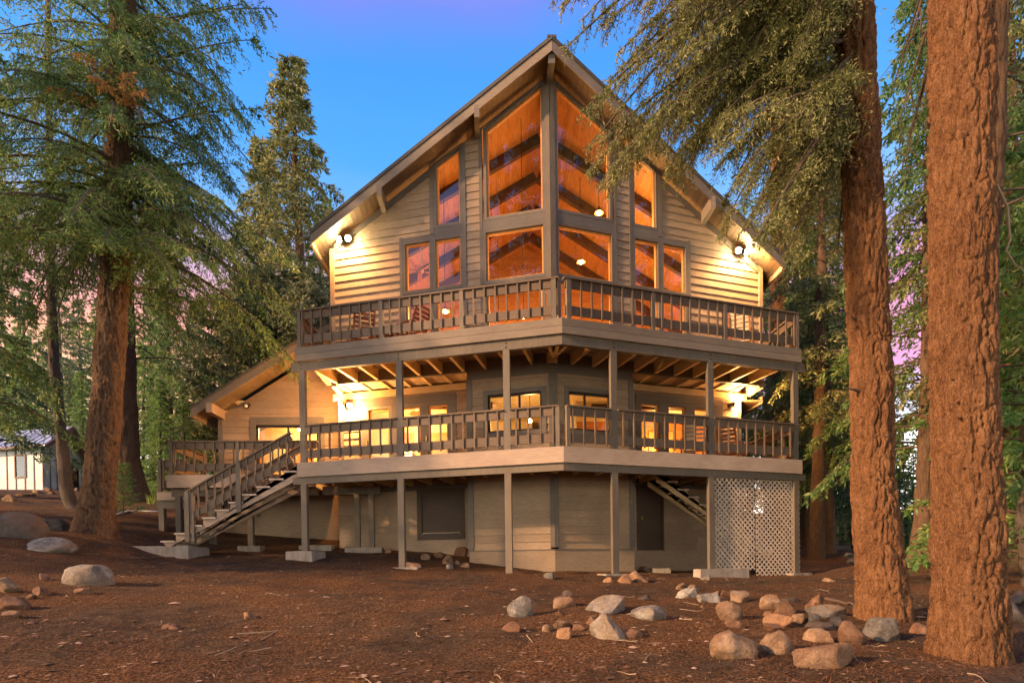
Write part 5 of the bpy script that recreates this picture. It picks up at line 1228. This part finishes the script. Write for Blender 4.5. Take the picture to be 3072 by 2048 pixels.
def rock(px, py, w, h, kind='tan', label=None, group="stones lying on the forest floor", big=False, ang=None, tilt=0.0, sink=.38, name="rock", seed=None, dome=False):
    p_, D = on_ground(px, py); W_, H_ = w / FOC * D, h / FOC * D; sd_ = seed if seed is not None else int(px * 7 + py * 13) % 9999; r = np.random.default_rng(sd_)
    V, F = ICO4 if w > 34 or big else ICO3; V = V.copy(); V = np.sign(V) * np.abs(V) ** .92
    for k in range(2 if dome else 13):                                     # cleaved faces
        n_ = unit(r.normal(0, 1, 3)); c_ = r.uniform(.48, .82); dd = V @ n_; V = V - np.where(dd > c_, (dd - c_) * .93, 0)[:, None] * n_
    V = V * (1 + .34 * (fbm(V * 1.3 + sd_, 3, 1) - .5)[:, None] + .14 * (fbm(V * 4.5 + sd_, 4, 2) - .5)[:, None])
    V = V / (V.max(0) - V.min(0)) ; V = V - (V.max(0) + V.min(0)) / 2
    hz = H_ / (1 - sink); dp = W_ * r.uniform(.6, .95)
    M4 = Matrix.Translation(Vector((p_[0], p_[1], p_[2])) + Vector((ray(px, py)[0], ray(px, py)[1], 0)).normalized() * dp * .42) @ Matrix.Rotation(-PSI, 4, 'Z')
    zc = gz(M4.translation.x, M4.translation.y); M4.translation.z = min(zc, p_[2] + .06) + hz * (.5 - sink)
    M4 = M4 @ Matrix.Rotation(-math.radians(tilt), 4, 'Y') @ Matrix.Diagonal((W_, dp, hz, 1))
    o = obj(name, fast_mesh(name, V, F, M['rock_' + kind], True), None, M4); tag(o, label, "rock", group)
ZR = lambda x, y: (1400 + x * .7109, 1500 + y * .7109)
RK = [
 (228, 495, 118, 90, 'grey', "rounded stone with whitish top leftmost of the right rock field"), (430, 412, 50, 30, 'dark', "small dark stone above the round tan stone near the centre"),
 (413, 455, 100, 44, 'tan', "low tan stone beneath the small dark stone near the centre"), (390, 490, 36, 20, 'rust', "little orange stone beside the whitish rounded stone"),
 (585, 480, 172, 66, 'grey', "long flat speckled grey slab left of the pale loaf shaped rock"), (773, 512, 150, 58, 'grey', "pale loaf shaped rock lying alone mid foreground"),
 (405, 548, 82, 40, 'tan', "tan stone on top of the small cluster left of the sharp grey boulder"), (338, 560, 42, 30, 'tan', "small tan pebble at the left of the small cluster"),
 (410, 592, 66, 44, 'tan', "round stone at the bottom of the small cluster"), (480, 555, 76, 30, 'rust', "flat brown stone just left of the sharp grey boulder"), (533, 525, 62, 34, 'rust', "brown stone behind the sharp grey boulder"),
 (600, 592, 158, 106, 'grey', "sharp angular grey white boulder with dark side in mid foreground"), (690, 582, 110, 36, 'rust', "low rust coloured stone touching the right of the sharp grey boulder"),
 (185, 555, 86, 44, 'rust', "dark brown broken wood like stone at the left of the rock group"), (750, 420, 50, 20, 'dark', "small half buried dark stone below the bay"),
 (907, 378, 50, 26, 'tan', "small stone at the far left of the row below the lattice"), (960, 382, 56, 24, 'tan', "small wedge stone second in the row below the lattice"), (932, 416, 94, 42, 'grey', "pale flat rock under the two small stones below the lattice"),
 (1020, 432, 110, 38, 'grey', "low pale rock right of the pale flat rock below the lattice"), (1052, 402, 42, 20, 'tan', "tiny stone above the low pale rock"), (1092, 406, 46, 24, 'rust', "small brown stone between two pale rocks below the lattice"),
 (1152, 432, 90, 48, 'tan', "brown rounded rock right of the low pale rock below the lattice"), (1102, 508, 114, 78, 'tan', "large round mottled rock centre of the right rock field"), (1125, 542, 70, 36, 'rust', "orange stone under the round mottled rock"),
 (1277, 460, 94, 58, 'tan', "squat rock right of the round mottled rock"), (1345, 490, 112, 62, 'rust', "tilted wedge slab leaning in the right rock field"), (1285, 556, 78, 30, 'rust', "brown flat stone under the layered slab"), (1275, 492, 44, 22, 'rust', "small stone left of the tilted wedge slab"),
 (1312, 541, 138, 56, 'tan', "layered flat slab in the middle of the right rock field"), (1398, 523, 70, 40, 'tan', "smooth egg shaped stone right of the layered slab"), (1467, 459, 76, 58, 'rust', "pointed orange stone standing left of the reddish trunk"),
 (1508, 500, 192, 48, 'grey', "long grey slab lying left of the reddish trunk"), (1365, 432, 82, 22, 'dark', "dark flat stone behind the tilted wedge slab"), (1465, 524, 68, 38, 'dark', "dark stone under the long grey slab"), (1565, 532, 78, 38, 'dark', "dark stone at the foot of the reddish trunk"),
 (1500, 552, 132, 32, 'dark', "low dark slab between the stones left of the reddish trunk"), (1130, 672, 212, 114, 'tan', "largest smooth tan boulder in the right foreground"), (1310, 654, 152, 97, 'tan', "tan boulder second from the left in the front row"),
 (1500, 708, 262, 108, 'tan', "broad flat brown boulder lowest in the front row"), (1490, 602, 112, 52, 'tan', "tan stone resting behind the broad flat brown boulder"), (1620, 607, 126, 90, 'rust', "orange tilted boulder in front of the reddish trunk"),
 (1760, 594, 162, 92, 'grey', "blocky grey brown boulder between the two right trunks"), (1905, 566, 70, 48, 'rust', "orange stone beside the thick orange trunk"),
 (597, 348, 44, 22, 'tan', "small tan stone by the post right of the bay corner"), (668, 349, 64, 38, 'tan', "pale boulder touching the post right of the bay corner"), (728, 347, 88, 50, 'tan', "orange brown boulder right of the pale one at the bay"), (755, 302, 56, 24, 'tan', "flat stone by the cellar door"),
 (348, 332, 48, 26, 'grey', "small grey stone against the bay skirt"), (1008, 338, 42, 18, 'grey', "white chipped stone in front of the long concrete block"), (1527, 343, 52, 18, 'tan', "lone flat stone right of the lattice"),
 (1620, 245, 56, 20, 'grey', "white topped stone beyond the reddish trunk, the upper of two"), (1632, 266, 52, 20, 'grey', "white topped stone beyond the reddish trunk, the lower of two")]
for (x, y, w, h, kd, lab) in RK:
    px, py = ZR(x, y); rock(px, py, w * .7109, h * .7109, kd, lab, "stones in the right foreground", tilt={1345: -28, 585: 10, 1620: -14, 1467: 8}.get(x, random.uniform(-5, 5)))
ZL = lambda x, y: (x * .668, 1000 + y * .668)
for (x, y, w, h, kd, lab) in [(388, 1130, 215, 88, 'grey', "smooth grey dome boulder left of centre foreground"), (32, 1165, 125, 68, 'tan', "tan topped slab at the left frame edge"), (183, 1172, 82, 36, 'rust', "dark red broken stone near the left frame edge"),
     (66, 1238, 135, 58, 'rust', "rusty rounded boulder low at the left frame edge"), (52, 1280, 86, 26, 'tan', "small pale oval stone below the rusty boulder"), (368, 1178, 82, 28, 'rust', "flat brown stone below the grey dome boulder"),
     (85, 918, 245, 112, 'dark', "huge dark slab boulder under the slender trunk at the left"), (238, 882, 112, 48, 'dark', "dark boulder between the huge slab and the big fir"), (236, 984, 192, 62, 'grey', "flat mossy grey boulder in front of the big fir"),
     (1125, 1286, 72, 30, 'tan', "small pale cream stone alone left of centre"), (752, 1332, 58, 22, 'rust', "left of two flat orange chips in the left foreground"), (792, 1336, 58, 22, 'rust', "right of two flat orange chips in the left foreground"), (145, 1195, 44, 20, 'rust', "little red stone beside the rusty boulder"), (198, 1112, 40, 30, 'rust', "upright little orange stone left of the grey dome")]:
    px, py = ZL(x, y); rock(px, py, w * .668, h * .668, kd, lab, "stones in the left foreground", sink=.34, tilt=random.uniform(-3, 3), dome=(x in (388, 85, 236)))
ZU = lambda x, y: (840 + x * .3401, 1350 + y * .3401)
for (x, y, w, h, kd, lab) in [(1290, 968, 86, 52, 'tan', "left stone of the pile under the deck by the bay"), (1405, 952, 88, 46, 'tan', "upper middle stone of the pile by the bay"), (1482, 1008, 112, 88, 'tan', "biggest round stone of the pile by the bay"), (1500, 1052, 68, 42, 'grey', "pale stone at the front of the pile by the bay"),
     (1562, 1012, 62, 40, 'tan', "small stone right of the biggest in the pile by the bay"), (1598, 934, 132, 78, 'rust', "rearmost rusty stone of the pile by the bay"), (1175, 1042, 152, 52, 'tan', "flat tan slab beside the second deck post"), (960, 907, 62, 32, 'tan', "lone stone in the shade under the deck"), (1628, 1032, 102, 36, 'tan', "flat stone against the bay skirt at the pile")]:
    px, py = ZU(x, y); rock(px, py, w * .3401, h * .3401, kd, lab, "stones piled under the deck")
ZS = lambda x, y: (x * .3316, 1200 + y * .3316)
for k, (x, y, w, h) in enumerate([(110, 925, 140, 60), (215, 868, 100, 26), (285, 868, 80, 26), (350, 845, 90, 30), (440, 820, 80, 30), (470, 850, 70, 24), (500, 790, 70, 26), (690, 830, 60, 40)]):
    px, py = ZS(x, y); rock(px, py, w * .3316, h * .3316, 'tan', ORD[k] + " stone from the left at the foot of the white shed", "stones along the shed")
rock(3045, 1652, 80, 44, 'grey', "grey boulder at the far right edge beyond the thick trunk", "stones at the right edge"); rock(3040, 1860, 90, 60, 'dark', "dark boulder low at the right frame edge", "stones at the right edge")
for k, (px, py, w) in enumerate([(2440, 1630, 60), (2500, 1622, 50), (2470, 1618, 40)]): rock(px, py, w, 16, 'grey', ["leftmost", "rightmost", "rearmost"][k] + " pale stone in the clearing right of the lattice", "stones in the clearing")

# ------------------------------------------------------------------ small things
pts = [on_ground(x, y)[0] + np.array([0, 0, .03]) for x, y in [(346, 1548), (365, 1540), (385, 1534), (410, 1533), (440, 1535), (475, 1536)]]
V, Q = tube(pts, [.025] * len(pts), 8); tag(obj("hose", fast_mesh("hose", V, Q, M['white'], True)), "pale hose lying on the ground right of the big left fir", "hose")
def logpiece(px0, py0, px1, py1, w, label, mat='twig'):
    a, D = on_ground(px0, py0); b_, _ = on_ground(px1, py1); r_w = w / FOC * D / 2; a = a + np.array([0, 0, r_w * .6]); b_ = b_ + np.array([0, 0, r_w * .6])
    t = np.linspace(0, 1, 9)[:, None]; P = a + (b_ - a) * t + np.random.default_rng(int(px0)).normal(0, r_w * .35, (9, 3)); P[:, 2] = np.maximum(P[:, 2], [gz(q[0], q[1]) + r_w * .3 for q in P])
    V, Q = tube(P, r_w * (1 - .55 * t[:, 0]), 7); tag(obj("fallen_branch", fast_mesh("fallen_branch", V, Q, M[mat], True)), label, "branch", "fallen branches")
logpiece(3072, 1800, 2990, 1830, 36, "fallen log behind the thick orange trunk at the right edge", 'bark_brown' if False else 'twig')
logpiece(710, 1905, 835, 1892, 5, "thin curved stick in the left foreground", 'twig_pale'); logpiece(780, 1922, 830, 1893, 4, "thin forked stick in the left foreground", 'twig_pale')
logpiece(640, 1970, 740, 1935, 5, "thin stick low in the left foreground", 'twig_pale'); logpiece(385, 1678, 540, 1672, 7, "dark stick lying in front of the landing slab")
logpiece(2040, 1856, 2078, 1864, 6, "short white stick near the pale loaf shaped rock", 'twig_pale'); logpiece(1930, 1985, 1955, 1960, 4, "small pale stick left of the largest boulder", 'twig_pale')
logpiece(2480, 1800, 2580, 1820, 12, "grey branch lying left of the reddish trunk"); logpiece(1580, 1905, 1600, 1930, 4, "tiny forked stick near the small cluster of stones", 'twig_pale')

# needle litter: dense near the camera
r = np.random.default_rng(5); N = 170000
dd = 3.6 + 13.5 * r.random(N) ** 1.5; ang = r.uniform(-.98, .98, N); th = np.arctan(ang) - PSI
X = CAM[0] + dd * np.tan(th); Y = CAM[1] + dd
ok = ~((Y > .2 + abs(X) * TAN + 1.6)); patch = fbm(np.stack([X * .9, Y * .9, np.zeros(N)], 1), 3, 44); ok &= r.random(N) < np.clip((patch - .36) * 5, .12, 1)
X, Y = X[ok], Y[ok]; n = len(X); Z = ground_z(X, Y) + r.uniform(.002, .018, n); L = r.uniform(.03, .08, n); a = r.uniform(0, 6.28, n); tz = r.normal(0, .22, n)
d_ = np.stack([np.cos(a), np.sin(a), tz], 1) * L[:, None]; P = np.stack([X, Y, Z], 1); w_ = np.stack([-np.sin(a), np.cos(a), np.zeros(n)], 1) * r.uniform(.0014, .0034, (n, 1))
Q = np.stack([P - w_, P + w_, P + d_ + w_ * .4, P + d_ - w_ * .4], 1).reshape(-1, 3)
M['litter'] = foliage("dry_needles", [(.075, .034, .015), (.19, .082, .031), (.33, .155, .062), (.46, .28, .14)], 0.1, .7)
tag(obj("needle_litter", fast_mesh("needle_litter", Q, np.arange(len(Q)).reshape(-1, 4), M['litter'])), "rusty brown fallen pine needles strewn over the soil", "needles", kind="stuff")
# fallen twigs
tv, tq, tn = [], [], 0
for k in range(60):
    d_ = 4.2 + 10 * r.random() ** 1.3; th_ = math.atan(r.uniform(-.95, .95)) - PSI; x, y = CAM[0] + d_ * math.tan(th_), CAM[1] + d_
    if y > 1.5 + abs(x) * TAN: continue
    a = r.uniform(0, 6.28); L = r.uniform(.08, .34); q = []
    for j in range(5): q.append((x + math.cos(a) * L * j / 4, y + math.sin(a) * L * j / 4, 0)); a += r.normal(0, .25)
    q = np.array(q); q[:, 2] = ground_z(q[:, 0], q[:, 1]) + .008 + .02 * np.abs(r.normal(0, 1, 5)); V, Q = tube(q, np.linspace(.006, .002, 5), 4); tv.append(V); tq.append(Q + tn); tn += len(V)
tag(obj("fallen_twigs", fast_mesh("fallen_twigs", np.concatenate(tv), np.concatenate(tq), M['twig_pale'], True)), "thin dry twigs strewn across the foreground soil", "twigs", kind="stuff")
# bark chips and pebbles
N = 3000; dd = 3.8 + 13 * r.random(N) ** 1.4; th = np.arctan(r.uniform(-.98, .98, N)) - PSI; X = CAM[0] + dd * np.tan(th); Y = CAM[1] + dd; ok = ~(Y > 2.4 + abs(X) * TAN); X, Y = X[ok], Y[ok]; n = len(X)
base = np.array([(1, 0, 0), (.3, .9, 0), (-.8, .5, 0), (-.6, -.7, 0), (.5, -.8, 0), (0, 0, .55), (.1, 0, -.3)]); tri = np.array([(0, 1, 5), (1, 2, 5), (2, 3, 5), (3, 4, 5), (4, 0, 5)])
S = r.uniform(.008, .035, n) * np.where(r.random(n) < .06, 1.9, 1); a = r.uniform(0, 6.28, n); B = base[None] * np.stack([S * r.uniform(.8, 1.8, n), S, S * r.uniform(.3, .9, n)], 1)[:, None, :]
Bx = B[..., 0] * np.cos(a)[:, None] - B[..., 1] * np.sin(a)[:, None]; By = B[..., 0] * np.sin(a)[:, None] + B[..., 1] * np.cos(a)[:, None]
VV = np.stack([Bx + X[:, None], By + Y[:, None], B[..., 2] + (ground_z(X, Y) + .002)[:, None]], -1).reshape(-1, 3); FF = (tri[None] + (np.arange(n) * 7)[:, None, None]).reshape(-1, 3)
M['chip'] = foliage("bark_chips", [(.045, .026, .016), (.105, .056, .031), (.20, .115, .066), (.36, .25, .165)], 0.0, .85)
tag(obj("bark_chips", fast_mesh("bark_chips", VV, FF, M['chip'])), "small bark chips and pebbles scattered on the soil", "chips", kind="stuff")
